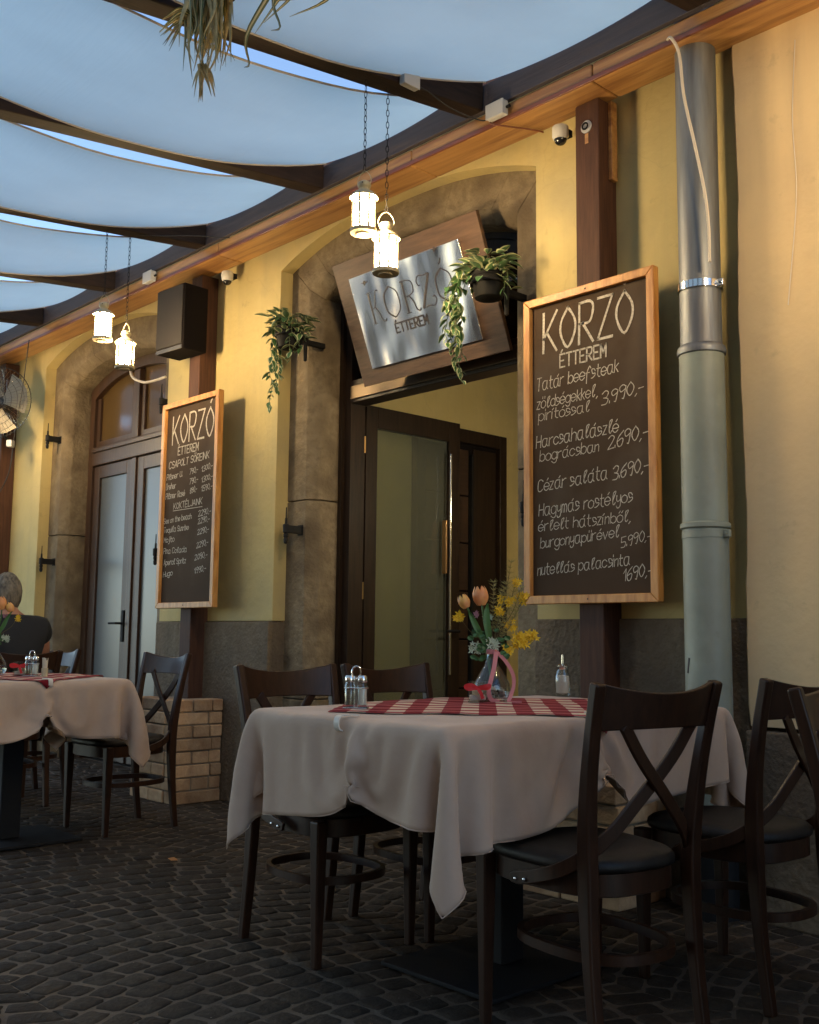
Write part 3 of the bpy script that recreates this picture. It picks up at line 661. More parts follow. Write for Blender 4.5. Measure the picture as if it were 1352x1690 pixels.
def stroke_text(mb, text, x, z, h, w, slant=.06, gap=1.35, narrow=.62, jit=.012, base=0, y=0, spread=1.0):
    """single-stroke lettering in the x,z plane at y; returns the end x"""
    u = h/6
    for ch in text:
        if ch == ' ': x += u*3*narrow; continue
        g = GL.get(ch)
        if not g: continue
        mxx = 0
        jx, jz = rnd(-jit, jit)*h, rnd(-jit, jit)*h; js = 1+rnd(-jit, jit)*3
        for s in g.split(';'):
            sm = s[0] == '~'; s = s.lstrip('~'); P = []
            for i in range(0, len(s), 2):
                a, b = int(s[i]), 'abcdefghijk'.index(s[i+1])-2; mxx = max(mxx, a)
                zz = b*u*js; P.append((x+a*u*narrow*spread+jx+zz*slant, y, z+zz+jz))
            if sm: P = smoothline(P, 4)
            P = [np.array(p, float) for p in P]
            # ribbon
            L = []; Rr = []
            for i, p in enumerate(P):
                t = P[min(i+1, len(P)-1)]-P[max(i-1, 0)]; t = t/(np.linalg.norm(t)+1e-9)
                nn = np.array([-t[2], 0, t[0]])*w/2*(1+rnd(-.18, .18)); e = t*w*.4*((i == len(P)-1)-(i == 0))
                L.append(p+nn+e); Rr.append(p-nn+e)
            n = len(P); mb.add(L+Rr, [(i, i+1, n+i+1, n+i) for i in range(n-1)])
        x += (mxx+gap)*u*narrow*spread
    return x
def board(x0, x1, z0, z1, nm, label, lines):
    root = empty('menu_board', ((x0+x1)/2, -.145, z0), label=label, cat='menu board', group='framed chalk menu boards on the timber posts')
    w = (x1-x0)/2; h = z1-z0; fw = .036
    MB().box(-w+.02, w-.02, .0, .012, .02, h-.02).build('slate_panel', M_BOARD, root)
    def mit(p): # mitred frame piece
        return MB().prism(p, -.022, .017)
    for p in ([(-w,0),(w,0),(w-fw,fw),(-w+fw,fw)], [(-w,h),(w,h),(w-fw,h-fw),(-w+fw,h-fw)][::-1], [(-w,.0005),(-w+fw,fw+.0005),(-w+fw,h-fw-.0005),(-w,h-.0005)], [(w,.0005),(w-fw,fw+.0005),(w-fw,h-fw-.0005),(w,h-.0005)][::-1]):
        mit(p).build('frame_rail', M_BFRAME, root, bevel=.004)
    for zz in (fw/2, h-fw/2): MB().tube([(rnd(-.01, .01), -.0235, zz), (0, -.02, zz)], .003, 8).build('screw', M_BLACK, root)
    for (txt, xa, za, xb, zb, hh) in lines:
        caps = txt in ('KORZÓ', 'ÉTTEREM'); ww = (hh*.062 if txt == 'KORZÓ' else hh*.125) if caps else (max(.0030, hh*.072) if nm == 'R' else hh*.125)
        t = MB(); st = random.getstate(); xe = stroke_text(t, txt, 0, 0, hh, ww, narrow=.7, jit=.0 if caps else .012); xe = max(v[0] for v in t.v); random.setstate(st)
        m = MB(); nar = .7*(xb-xa)/xe; stroke_text(m, txt, 0, 0, hh, ww, narrow=nar, jit=.0 if caps else .02, gap=1.1 if not caps else 1.35, slant=.02 if caps else .09)
        xe = max(v[0] for v in m.v); k = (xb-xa)/xe; sl = (zb-za)/(xb-xa)
        m.v = [(-w+xa+vx*k, -.002, za+vz+vx*k*sl) for vx, vy, vz in m.v]
        m.build('chalk_line', M_CHALK, root)
    return root
bR = board(-2.962, -2.287, 1.127, 2.459, 'R', 'framed chalk menu board with food prices, right of the open doorway', [
('KORZÓ', .098, 1.086, .569, 1.090, .175), ('ÉTTEREM', .188, 1.006, .434, 1.009, .056), ('Tatár beefsteak', .060, .923, .493, .935, .054), ('zöldségekkel,', .060, .843, .386, .850, .048), ('3.990,-', .404, .808, .610, .835, .051), ('pirítóssal', .070, .790, .346, .793, .046),
('Harcsahalászlé', .056, .673, .489, .688, .053), ('bográcsban', .076, .612, .390, .621, .045), ('2.690,-', .432, .621, .627, .650, .055), ('Cézár saláta', .065, .482, .430, .502, .053), ('3.690,-', .454, .495, .627, .518, .054),
('Hagymás rostélyos', .068, .377, .551, .398, .050), ('érlelt hátszínből,', .067, .311, .539, .321, .045), ('burgonyapürével', .077, .238, .486, .262, .045), ('5.990,-', .491, .219, .633, .245, .041), ('nutellás palacsinta', .060, .123, .533, .150, .046), ('1690,-', .498, .084, .636, .108, .048)])
bL = board(-6.075, -5.402, 1.145, 2.475, 'L', 'framed chalk menu board with drinks and cocktail prices, between the two doorways', [
('KORZÓ', .108, 1.056, .600, 1.056, .182), ('ÉTTEREM', .183, .980, .431, .983, .050), ('CSAPOLT SÖREINK', .079, .900, .560, .920, .043), ('Pilsner U.', .054, .829, .247, .836, .036), ('790,-', .333, .838, .432, .849, .034), ('1.300,-', .472, .840, .599, .856, .034),
('Dreher', .050, .767, .173, .768, .036), ('790,-', .337, .774, .436, .788, .034), ('1.300,-', .476, .773, .603, .790, .034), ('Pilsner Rosé', .050, .704, .288, .709, .036), ('890,-', .345, .715, .428, .729, .034), ('1.590,-', .476, .718, .603, .729, .034),
('KOKTÉLJAINK', .152, .632, .496, .640, .038), ('Sex on the beach', .038, .545, .377, .557, .034), ('2.290,-', .452, .563, .597, .576, .034), ('Tequila Sunrise', .042, .486, .348, .489, .034), ('2.290,-', .451, .516, .584, .529, .034),
('Mojito', .047, .423, .180, .425, .034), ('2.290,-', .451, .449, .580, .465, .034), ('Pina Colada', .047, .351, .332, .351, .034), ('2.290,-', .444, .367, .577, .386, .034), ('Aperol Spritz', .057, .277, .328, .281, .034), ('2.090,-', .428, .293, .573, .310, .034), ('Hugo', .054, .201, .173, .211, .034), ('1.990,-', .429, .211, .562, .228, .034)])
MB().box(-.19, .16, -.0022, -.0018, .620, .624).build('chalk_underline', M_CHALK, bL)

# ================================================================ tilted sign over the door
sg = empty('restaurant_sign', (-3.862, .15, 2.373), label='tilted wooden sign with polished metal plate reading KORZÓ ÉTTEREM over the open door', cat='sign')
sg.rotation_euler = (R(21.3), 0, 0)
MB().box(-.545, .545, .0, .024, 0, .685).build('wood_panel', M_SIGNW, sg, bevel=.003)
M_PLATE = bpy.data.materials.new('mirror_plate'); M_PLATE.use_nodes = True
_b = M_PLATE.node_tree.nodes['Principled BSDF']; _b.inputs['Metallic'].default_value = 1; _b.inputs['Roughness'].default_value = .17; _b.inputs['Anisotropic'].default_value = .9; _b.inputs['Anisotropic Rotation'].default_value = .25; _b.inputs['Base Color'].default_value = (.80, .78, .78, 1)
_n = M_PLATE.node_tree.nodes; _l = M_PLATE.node_tree.links
_tc = _n.new('ShaderNodeTexCoord'); _mp = _n.new('ShaderNodeMapping'); _mp.inputs['Scale'].default_value = (3.0, 1, 1.2); _nz = _n.new('ShaderNodeTexNoise'); _nz.inputs['Scale'].default_value = 1.6; _nz.inputs['Detail'].default_value = 1
_bp = _n.new('ShaderNodeBump'); _bp.inputs['Strength'].default_value = 1.0; _bp.inputs['Distance'].default_value = .05
_l.new(_tc.outputs['Object'], _mp.inputs[0]); _l.new(_mp.outputs[0], _nz.inputs[0]); _l.new(_nz.outputs[0], _bp.inputs['Height']); _l.new(_bp.outputs[0], _b.inputs['Normal'])
pl = MB().box(-.425, .405, -.016, -.001, .085, .585).build('metal_plate', M_PLATE, sg, bevel=.002)
m = MB(); x = -.30
# serif capitals: each letter drawn with thick and thin strokes
def serif(mb, ch, x, z, h):
    def seg(pts, w): 
        P = smoothline([(x+a*h, -.0175, z+b*h) for a, b in pts], 5) if len(pts) > 2 else [np.array((x+a*h, -.0175, z+b*h)) for a, b in pts]
        L, Q = [], []
        for i, p in enumerate(P):
            t = P[min(i+1, len(P)-1)]-P[max(i-1, 0)]; t /= np.linalg.norm(t)+1e-9; nn = np.array([-t[2], 0, t[0]])*w/2; L.append(p+nn); Q.append(p-nn)
        n = len(P); mb.add(L+Q, [(i, i+1, n+i+1, n+i) for i in range(n-1)])
    T1, T2 = .010, .0042
    D = {'K': [([(.12,0),(.12,1)],T1),([(.02,0),(.24,0)],T2),([(.02,1),(.24,1)],T2),([(.58,.98),(.5,1.02),(.42,.9),(.30,.55),(.12,.45)],T2),([(.28,.52),(.42,.3),(.50,.05),(.62,-.02),(.68,.06)],T2*1.4)],
         'O': [([(.35,1),(.08,.8),(.02,.5),(.08,.2),(.35,0)],T1*.8),([(.35,0),(.62,.2),(.68,.5),(.62,.8),(.35,1)],T2*1.3)],
         'R': [([(.12,0),(.12,1)],T1),([(.02,0),(.24,0)],T2),([(.02,1),(.3,1),(.52,.9),(.52,.62),(.3,.52),(.12,.5)],T2*1.2),([(.30,.5),(.44,.3),(.5,.06),(.62,-.02),(.68,.05)],T2*1.6)],
         'Z': [([(.14,.72),(.06,.72),(.02,.86),(.12,1.0),(.34,.98),(.60,1.0)],T2*1.2),([(.60,1.0),(.06,0)],T1*1.3),([(.06,0),(.34,.04),(.56,0),(.68,.14),(.64,.28),(.54,.26)],T2*1.2)],
         '´': [([(.30,1.14),(.36,1.16),(.44,1.30)],T2*1.6)]}
    for pts, w in D[ch]: seg(pts, w)
for ch, dx in (('K', 0), ('O', .125), ('R', .265), ('Z', .385), ('O', .515), ('´', .515)):
    serif(m, ch, -.325+dx, .315, .165)
m.build('plate_lettering', M_INK, sg)
m = MB(); stroke_text(m, 'ÉTTEREM', -.165, .235, .048, .0085, slant=0, narrow=.82, y=-.0175, jit=.003, gap=1.5); m.build('plate_lettering', M_INK, sg)
for (bx, bz) in ((-.315, .535), (.235, .575)):
    m = MB(); m.add([(bx-.03,-.0175,bz+.008),(bx-.008,-.0175,bz+.004),(bx,-.0175,bz-.012),(bx+.012,-.0175,bz),(bx+.034,-.0175,bz+.004),(bx+.012,-.0175,bz+.010),(bx+.004,-.0175,bz+.018),(bx-.004,-.0175,bz+.008)], [tuple(range(8))]); m.build('bird_mark', M_INK, sg)
for s in (-1, 1): MB().tube([(s*.40, .03, .60), (s*.40, .17, .50)], .008, 8).build('bracket', M_BLACK, sg)

# ================================================================ lanterns
def make_lantern():
    root = empty('hanging_lantern')
    r = .050; n = 8
    MB().lathe([(.022, .0), (.030, -.001), (.030, .004), (r+.006, .006), (r+.008, .012), (r+.006, .022), (r-.004, .026), (.0001, .026)], seg=32).build('base_tray', M_WHITE, root, smooth=40)
    MB().lathe([(.0001, .168), (r+.004, .160), (r+.010, .158), (r+.010, .164), (r+.002, .172), (.034, .186), (.022, .192), (.021, .200), (.027, .206), (.029, .216), (.026, .226), (.016, .232), (.0001, .233)], seg=32).build('cap', M_WHITE, root, smooth=40)
    for k in range(n):
        a = 2*math.pi*k/n+.2
        MB().bar([(r*math.cos(a), r*math.sin(a), .024), (r*math.cos(a), r*math.sin(a), .162)], .010, .0035, up=(math.cos(a), math.sin(a), 0)).build('frame_bar', M_WHITE, root)
        a1 = a+2*math.pi/n; p = [((r-.003)*math.cos(q), (r-.003)*math.sin(q)) for q in (a, a1)]
        m = MB(); m.add([(p[0][0],p[0][1],.026),(p[1][0],p[1][1],.026),(p[1][0],p[1][1],.160),(p[0][0],p[0][1],.160)], [(0,1,2,3)]); m.build('glass_pane', M_PANE, root)
    MB().lathe([(.0001, .034), (.030, .036), (.036, .05), (.036, .13), (.028, .145), (.0001, .147)], seg=16).build('glowing_bulb', M_GLOW, root, smooth=60)
    MB().tube([(.010, -.0295, .216), (.010, -.031, .216)], .003, 8).build('vent_hole', M_INK, root)
    pts = smoothline([(-.029, 0, .214), (-.034, 0, .235), (-.022, 0, .262), (0, 0, .278), (.022, 0, .262), (.034, 0, .235), (.029, 0, .214)], 5)
    MB().tube(pts, .0018, 6).build('handle', M_WHITE, root, smooth=60)
    return root
def chain_mesh(L):
    m = MB(); n = int(L/.026); 
    for k in range(n):
        z = k*L/n; h = L/n*1.25; a = (k % 2)*math.pi/2; pts = []
        for q in range(9):
            t = 2*math.pi*q/8; rr = .0062*math.cos(t); zz = z+L/n/2+h/2*math.sin(t); pts.append((rr*math.cos(a), rr*math.sin(a), zz))
        m.tube(pts, .0016, 4, caps=False)
    return m
proto_l = make_lantern()
def place_lantern(o, x, y, z, ztop, lab, rz):
    o.location = (x, y, z); o.rotation_euler = (0, 0, rz); tag(o, lab, 'lantern', 'white lanterns hung in pairs on chains')
    c = chain_mesh(ztop-z-.277).build('chain', M_BLACK, o, kind='stuff'); c.location = (0, 0, .277); return o
def raftbot(x, y): return 3.374-RS*(-(y+.24))
lx = lambda k, y: RX[k]-RD*(-(y+.24))
LP = [(lx(7, -.87), -.87, 2.650, 'higher lantern of the nearer lit pair, its cap level with the golden beam', .3), (lx(7, -.75), -.755, 2.500, 'lower lantern of the nearer lit pair, hanging in front of the metal sign plate', .9),
      (lx(5, -.86), -.86, 2.665, 'left and higher lantern of the farther lit pair', .5), (lx(5, -.72), -.72, 2.520, 'right and lower lantern of the farther lit pair, beside the black speaker', .1),
      (lx(9, -.87), -.87, 2.650, 'higher lantern of the pair beyond the right frame edge', .4), (lx(9, -.75), -.755, 2.500, 'lower lantern of the pair beyond the right frame edge', .8),
      (lx(3, -.87), -.87, 2.650, 'higher lantern of the pair beyond the left frame edge', .4), (lx(3, -.75), -.755, 2.500, 'lower lantern of the pair beyond the left frame edge', .8)]
for i, (x, y, z, lab, rz) in enumerate(LP):
    o = proto_l if i == 0 else None
    if o is None:
        o = proto_l.copy(); COL.objects.link(o)
        for ch in base_kids: c = ch.copy(); COL.objects.link(c); c.parent = o
    else: base_kids = list(proto_l.children)
    place_lantern(o, x, y, z, raftbot(x, y), lab, rz)

# ================================================================ small things on beam and wall
def jbox(loc, rz, lab, s=1.0, rx=0):
    o = empty('junction_box', loc, rz, lab, 'junction box', 'small grey junction boxes on the timber'); o.rotation_euler = (rx, 0, rz)
    MB().box(-.045*s, .045*s, -.028*s, 0, -.03*s, .03*s).build('housing', M_PLAST, o, bevel=.006)
    MB().box(-.046*s, .046*s, -.0355*s, -.0285*s, -.031*s, .031*s).build('lid', M_PLAST, o, bevel=.003)
    MB().tube([(.045*s, -.014, 0), (.062*s, -.014, 0)], .007, 8).build('cable_gland', M_BLACK, o); return o
jbox((lx(7, -.70)+.055, -.70, 3.36), R(90), 'small grey box on the nearest rafter above the lantern chains')
jbox((-3.02, -.255, 3.335), 0, 'grey box with a wire on the golden beam right of the nearest rafter', 1.15)
jbox((-6.12, -.255, 3.33), 0, 'grey box on the golden beam above the speaker', 1.2)
def dome(x, z, lab, y=-.06):
    o = empty('dome_camera', (x, y, z), label=lab, cat='security camera', group='white dome cameras under the golden beam')
    MB().lathe([(.034, .065), (.037, .06), (.037, .02), (.031, .005)], seg=24).build('housing', M_PLAST if False else mat('camera_white', (.62, .60, .54), .4), o, smooth=50)
    MB().ball((0, 0, .008), .029, 20, 12).build('lens_dome', mat('camera_dome', (.015, .015, .017), .08), o, smooth=60)
    MB().box(-.02, .02, 0, .06, .03, .06).build('mount', M_BLACK, o); return o
dome(-5.47, 3.185, 'dome camera right of the black speaker, above the left menu board', -.09)
dome(-2.80, 3.175, 'dome camera beside the dark post above the right menu board', -.10)
o = empty('eye_hook', (-2.635, -.128, 3.17), label='metal eye hook with worn patch screwed high on the right post', cat='hook')
MB().lathe([(.028, 0), (.028, .004), (.0001, .005)], seg=20).build('plate', M_PLAST, o).rotation_euler = (R(90), 0, 0)
m = MB(); m.tube([(.014*math.cos(t), -.012, .014*math.sin(t)) for t in [2*math.pi*k/12 for k in range(13)]], .004, 6); m.build('ring', M_BLACK, o, smooth=60)
MB().box(-.008, .010, -.002, -.0005, -.075, -.03).build('worn_patch', M_GOLD, o)

# cables
def cable(name, pts, r, m, lab, cat='cable'):
    o = MB().tube(smoothline(pts, 8), r, 6).build(name, m, smooth=60); return tag(o, lab, cat)
cable('cable', [(-2.14, -.262, 3.30), (-2.115, -.275, 3.29), (-2.09, -.262, 3.22), (-2.08, -.25, 3.05), (-2.045, -.24, 2.85), (-2.01, -.235, 2.65), (-1.998, -.232, 2.50), (-2.002, -.225, 2.38)], 0.0062, M_WCABLE, 'white cable hanging down in front of the downpipe')
cable('cable', [(lx(7, -.66)+.06, -.66, 3.36), (-3.15, -.58, 3.36), (-3.13, -.45, 3.32), (-3.09, -.30, 3.305), (-3.06, -.27, 3.33)], .003, M_CABLE, 'thin black wire from the rafter box to the box on the golden beam')
cable('cable', [(-3.07, -.262, 3.31), (-3.06, -.268, 3.29), (-3.02, -.255, 3.272), (-2.95, -.12, 3.274), (-2.93, -.06, 3.276)], .004, M_RED, 'short brown cable bending under the beam below the grey box')
cable('cable', [(-8.05, -.262, 3.30), (-8.15, -.25, 2.95), (-8.33, -.22, 2.6), (-8.42, -.21, 2.3), (-8.60, -.2, 2.15), (-8.8, -.16, 2.12)], .004, M_CABLE, 'thin black wire hanging from the beam past the wall fan')
cable('cable', [(lx(5, -.72), -.70, 3.35), (-5.45, -.60, 3.34), (-5.30, -.45, 3.34), (-5.18, -.265, 3.345)], .003, M_CABLE, 'thin black wire from the farther rafter to the golden beam')
cable('cable', [(-6.9, .02, 2.93), (-6.72, -.05, 2.80), (-6.56, -.05, 2.735), (-6.44, -.03, 2.73), (-6.33, -.01, 2.74)], .010, M_WCABLE, 'pale cable arching across the left doorway behind the lantern')

# shutter pintles on the stone
def pintle():
    o = empty('shutter_hinge')
    MB().box(-.018, .018, -.11, 0, -.022, .022).build('arm', M_BLACK, o, bevel=.003)
    MB().lathe([(.005, -.085), (.011, -.08), (.014, -.06), (.010, -.05), (.014, -.045), (.014, -.03), (.010, -.025), (.018, -.02), (.018, .025), (.008, .03), (.007, .06), (.004, .065), (.003, .125)], (0, -.105, 0), 14).build('pin', M_BLACK, o, smooth=40)
    MB().box(-.024, .024, -.004, 0, -.03, .03).build('wall_plate', M_BLACK, o); return o
PN = [(-4.885, .088, 1.592, 'black iron shutter hinge on the left jamb of the open doorway, above a chair back'), (-3.09, .088, 1.568, 'black iron shutter hinge just left of the food menu board'),
      (-6.36, .088, 1.53, 'black iron shutter hinge just left of the drinks menu board'), (-6.36, .088, 2.57, 'black iron shutter hinge beside the left fanlight, below the speaker'),
      (-8.165, .088, 1.55, 'lower black iron shutter hinge on the far left door jamb'), (-8.165, .088, 2.55, 'upper black iron shutter hinge on the far left door jamb')]
p0 = pintle()
for i, (x, y, z, lab) in enumerate(PN):
    o = p0 if i == 0 else copy_tree(p0)
    o.location = (x, y-.0, z); tag(o, lab, 'shutter hinge', 'black iron shutter hinges on the stone')

# loudspeaker
sp = empty('loudspeaker', (-5.755, -.235, 2.745), R(4), 'black box loudspeaker mounted high on the left post', 'speaker')
MB().box(-.145, .145, -.085, .095, 0, .42).build('cabinet', M_SPK, sp, bevel=.008)
MB().box(-.139, .139, -.095, -.0855, .03, .41).build('grille', mat('speaker_cloth', (.010, .007, .006), .8, bump=.3, bscale=400), sp, bevel=.004)
MB().box(-.14, .14, -.092, -.0855, .0, .022).build('trim_strip', mat('speaker_trim', (.05, .05, .055), .25), sp)
MB().bar([(0, .096, .22), (0, .108, .22)], .05, .08).build('wall_bracket', M_BLACK, sp)

# wall fan
fn = empty('wall_fan', (-8.40, -.34, 2.83), label='round wire cage wall fan with metal blades at the left edge', cat='fan')
fn.rotation_euler = (0, 0, R(38))
FR = .29
m = MB()
for rr in (FR, FR*.86, FR*.7, FR*.54, FR*.38, FR*.22):
    d = .09*math.sqrt(max(0, 1-(rr/FR)**2*.98))
    m.tube([(rr*math.cos(t), -d, rr*math.sin(t)) for t in [2*math.pi*k/36 for k in range(37)]], .0035 if rr == FR else .0015, 5, caps=False)
m.build('cage_rings', M_BLACK, fn, smooth=60)
m = MB()
for k in range(48):
    t = 2*math.pi*k/48
    for sg_ in (-1, 1):
        m.tube([(rr*math.cos(t), sg_*(.09*math.sqrt(max(0, 1-(rr/FR)**2*.98))) , rr*math.sin(t)) for rr in (.05, .12, .2, .26, FR)], .0011, 4, caps=False)
m.build('cage_wires', M_CHROME, fn, smooth=60, kind='stuff')
for k in range(3):
    m = MB(); a = 2*math.pi*k/3+.4; V = []
    for i in range(6):
        rr = .05+.21*i/5
        for j in range(5):
            t = a+(j/4-.5)*(1.3+.3*i/5); V.append((rr*math.cos(t), .035*(j/4-.5)*(1), rr*math.sin(t)))
    F = [(i*5+j, i*5+j+1, i*5+j+6, i*5+j+5) for i in range(5) for j in range(4)]
    m.add(V, F); m.build('fan_blade', mat('fan_metal', (.22, .20, .16), .35, metal=.9), fn, smooth=60)
MB().lathe([(.0001, -.05), (.045, -.045), (.05, .02), (.06, .03), (.06, .14), (.04, .16), (.0001, .161)], seg=24).build('motor', M_BLACK, fn, smooth=40).rotation_euler = (R(-90), 0, 0)
MB().tube([(0, .1, -.02), (0, .12, -.25), (.0, .22, -.30)], .012, 8).build('arm', M_BLACK, fn, smooth=60)
MB().box(.10, .15, -.03, .03, -.37, -.31).build('control_box', M_PLAST, fn, bevel=.01)

# brick plinths round the post feet
def bricks(x0, x1, y0, y1, n, lab):
    root = empty('brick_plinth', ((x0+x1)/2, (y0+y1)/2, 0), label=lab, cat='brick plinth', group='low brick plinths round the post feet')
    cx, cy = (x0+x1)/2, (y0+y1)/2; h = .0755
    def lay(a, b, ca, cb, z, ax):
        s = [a]
        L = b-a; first = .25 if (z % 2) == 0 else .125
        q = a+first*rnd(.9, 1.1)
        while q < b-.05: s.append(q); q += .25*rnd(.85, 1.1)
        s.append(b)
        for p, q in zip(s[:-1], s[1:]):
            j = rnd(-.006, .006); zz = z*h
            if ax == 'x': m = MB().box(p+.003-cx, q-.003-cx, ca+j-cy, cb-cy, zz+.003, zz+h-.004)
            else: m = MB().box(ca-cx, cb+j-cx, p+.003-cy, q-.003-cy, zz+.003, zz+h-.004)
            m.build('brick', M_BRICK, root, bevel=.007)
    for z in range(n):
        e = rnd(-.006, .006)
        if z % 2: lay(x0, x1, y0, y0+.115, z, 'x'); lay(y0+.118, y1, x1-.115, x1+e, z, 'y')
        else: lay(x0, x1-.118, y0+e, y0+.115, z, 'x'); lay(y0, y1, x1-.115, x1, z, 'y')
    MB().box(x0-cx+.008, x1-cx-.012, y0-cy+.012, y1-cy-.001, 0, n*h-.012).build('mortar_core', M_MORTAR, root); return root
bricks(-5.97, -5.46, -.35, -.03, 8, 'brick plinth at the foot of the left post, behind a chair')
bricks(-2.86, -2.36, -.35, -.03, 6, 'brick plinth hidden in shade under the main table, at the right post')

# ================================================================ plants
def leaf_mesh(name, L, Wd, fold=.25, droop=.25, varieg=True):
    V, F, MI = [], [], []
    n = 6; us = [-1, -.62, -.12, .12, .62, 1] if varieg else [-1, 0, 1]
    for i in range(n+1):
        t = i/n; w = Wd/2*(math.sin(math.pi*min(1, t*.93+.05))**.8)*(1.15-t*.45) if i < n else 0.0005
        for u in us:
            V.append((w*u, L*t, -droop*L*t*t + abs(u)*w*fold))
    k = len(us)
    for i in range(n):
        for j in range(k-1):
            F.append((i*k+j, i*k+j+1, (i+1)*k+j+1, (i+1)*k+j)); MI.append({0: 1, 1: 0, 2: 0, 3: 0, 4: 1}[j] if varieg else 0)
    me = bpy.data.meshes.new(name); me.from_pydata(V, [], F); me.materials.append(M_LEAF); me.materials.append(M_CREAM)
    me.polygons.foreach_set('material_index', MI); me.polygons.foreach_set('use_smooth', [True]*len(F)); return me
LM = [leaf_mesh('leaf', .078, .050), leaf_mesh('leaf', .068, .044, .35, .4), leaf_mesh('leaf', .085, .056, .2, .15), leaf_mesh('leaf', .072, .048, .3, .3, False)]
def wall_pot(loc, lab, strands, side):
    o = empty('potted_plant', loc, label=lab, cat='potted plant', group='black wall pots with trailing variegated plants')
    k = 1.0
    MB().lathe([(.058, -.06), (.064, -.055), (.078, .03), (.078, .036), (.084, .037), (.086, .06), (.080, .062), (.078, .05), (.0001, .05)], seg=28).build('pot', M_POT, o, smooth=40)
    MB().bar([(0, .085, 0), (0, .25, 0)], .03, .03).build('bracket', M_BLACK, o, bevel=.003)
    MB().lathe([(.004, -.12), (.010, -.115), (.012, -.02), (.016, -.015), (.016, .02)], (side*.02, .10, 0), 12).build('bracket_pin', M_BLACK, o, smooth=40)
    m = MB(); m.tube([(.083*math.cos(t), .083*math.sin(t), .01) for t in [2*math.pi*q/24 for q in range(25)]], .006, 6); m.build('holder_ring', M_BLACK, o, smooth=60)
    def put(p, dirv, sc):
        d = Vector(dirv).normalized(); q = d.to_track_quat('Y', 'Z'); me = random.choice(LM)
        l = link('leaf', me, o, p, sc=(sc, sc, sc)); l.rotation_mode = 'QUATERNION'; l.rotation_quaternion = q
    for i in range(120):
        a = rnd(0, 2*math.pi); rr = rnd(.02, .115); h = rnd(.03, .15)-.9*max(0, rr-.07)
        put((rr*math.cos(a), rr*math.sin(a)-.01, h), (math.cos(a), math.sin(a), rnd(-.5, .6)), rnd(.6, 1.05))
    sm = MB()
    for (ax, ay, L) in strands:
        n = int(L/.021); pts = []; x, y = ax, ay; 
        for i in range(n+1):
            t = i/n; z = .07-L*t if t > .12 else .07+.02*math.sin(t/.12*3.14)
            spread = min(1, t/.15)
            px_, py_ = ax*(.5+.5*spread)+rnd(-.004, .004)+.010*math.sin(i*.9), ay*(.5+.5*spread)+rnd(-.004, .004)
            pts.append((px_, py_, z))
            for q in range(1 if i % 3 else 2):
                a = rnd(0, 2*math.pi); put((px_, py_, z), (math.cos(a), math.sin(a)*.8-.2, rnd(-1.2, -.2)), rnd(.5, .95)*(1-.35*t))
        sm.tube(pts, .002, 4)
    sm.build('stems', mat('stem', (.08, .12, .04), .6), o); return o
wall_pot((-4.755, -.12, 2.67), 'potted trailing plant on the left jamb of the open doorway', [(-.095, -.02, .36), (-.085, -.06, .46), (-.11, .01, .28), (.075, -.05, .22), (.10, .0, .17)], 1)
wall_pot((-3.165, -.17, 2.58), 'potted trailing plant right of the metal sign, its vines hanging over the plate', [(-.13, -.05, .50), (-.11, -.10, .44), (-.17, -.07, .36), (-.09, -.12, .30), (-.20, -.03, .25), (-.15, -.12, .33), (.10, .0, .12)], 1)

# spider plant hanging above the frame top
spd = empty('spider_plant', (-2.98, -1.78, 3.27), label='dry striped spider plant hanging down from the top edge of the photo', cat='hanging plant'); spd.rotation_euler = (0, 0, R(47))
MB().lathe([(.07, -.07), (.085, -.06), (.11, .08), (.115, .085), (.115, .10), (.10, .10), (.0001, .08)], seg=24).build('pot', M_POT, spd, smooth=40)
for a in (0, 2.1, 4.2): MB().tube([(.11*math.cos(a), .11*math.sin(a), .09), (0, 0, .30)], .002, 4).build('hanger_wire', M_BLACK, spd)
M_STRAW = mat('dry_leaf', (.55, .42, .20), .6, c2=(.34, .27, .12), scale=25, mixlo=.4, mixhi=.6)
M_SG = mat('spider_leaf_green', (.12, .14, .05), .5)
M_SC = mat('spider_leaf_cream', (.62, .54, .30), .5)
def blade(pts, w, parent, dry=False):
    P = smoothline(pts, 4); V = []; F = []; MI = []; n = len(P)
    for i, p in enumerate(P):
        t = P[min(i+1, n-1)]-P[max(i-1, 0)]; t /= np.linalg.norm(t)+1e-9
        s = np.cross(t, np.array([.3, .5, .8])); s /= np.linalg.norm(s)+1e-9; nn = np.cross(s, t)
        ww = w*(min(1, 1.6*(1-i/(n-1))+.06))*(.6+.4*min(1, i/4))
        for u, f in ((-1, .35), (-.35, 0), (.35, 0), (1, .35)): V.append(p+s*u*ww/2+nn*f*ww/2)
    for i in range(n-1):
        for j in range(3): F.append((i*4+j, i*4+j+1, i*4+j+5, i*4+j+4)); MI.append(0 if j != 1 else 1)
    me = bpy.data.meshes.new('leaf'); me.from_pydata([tuple(v) for v in V], [], F)
    for mm in ((M_STRAW, M_STRAW) if dry else (M_SG, M_SC)): me.materials.append(mm)
    me.polygons.foreach_set('material_index', MI); me.polygons.foreach_set('use_smooth', [True]*len(F)); link('leaf', me, parent)
for k in range(60):      # long dry runners and leaves hanging straight down (left mass)
    x, y = rnd(-.10, .07), rnd(-.08, .08); L = rnd(.20, .40)
    blade([(x*.5, y*.5, .10), (x*.9, y*.9, .02), (x, y, -.12), (x+rnd(-.02, .02), y+rnd(-.02, .02), -L*.7), (x+rnd(-.03, .03), y+rnd(-.02, .02), -L)], rnd(.016, .030), spd, k % 2 != 0)
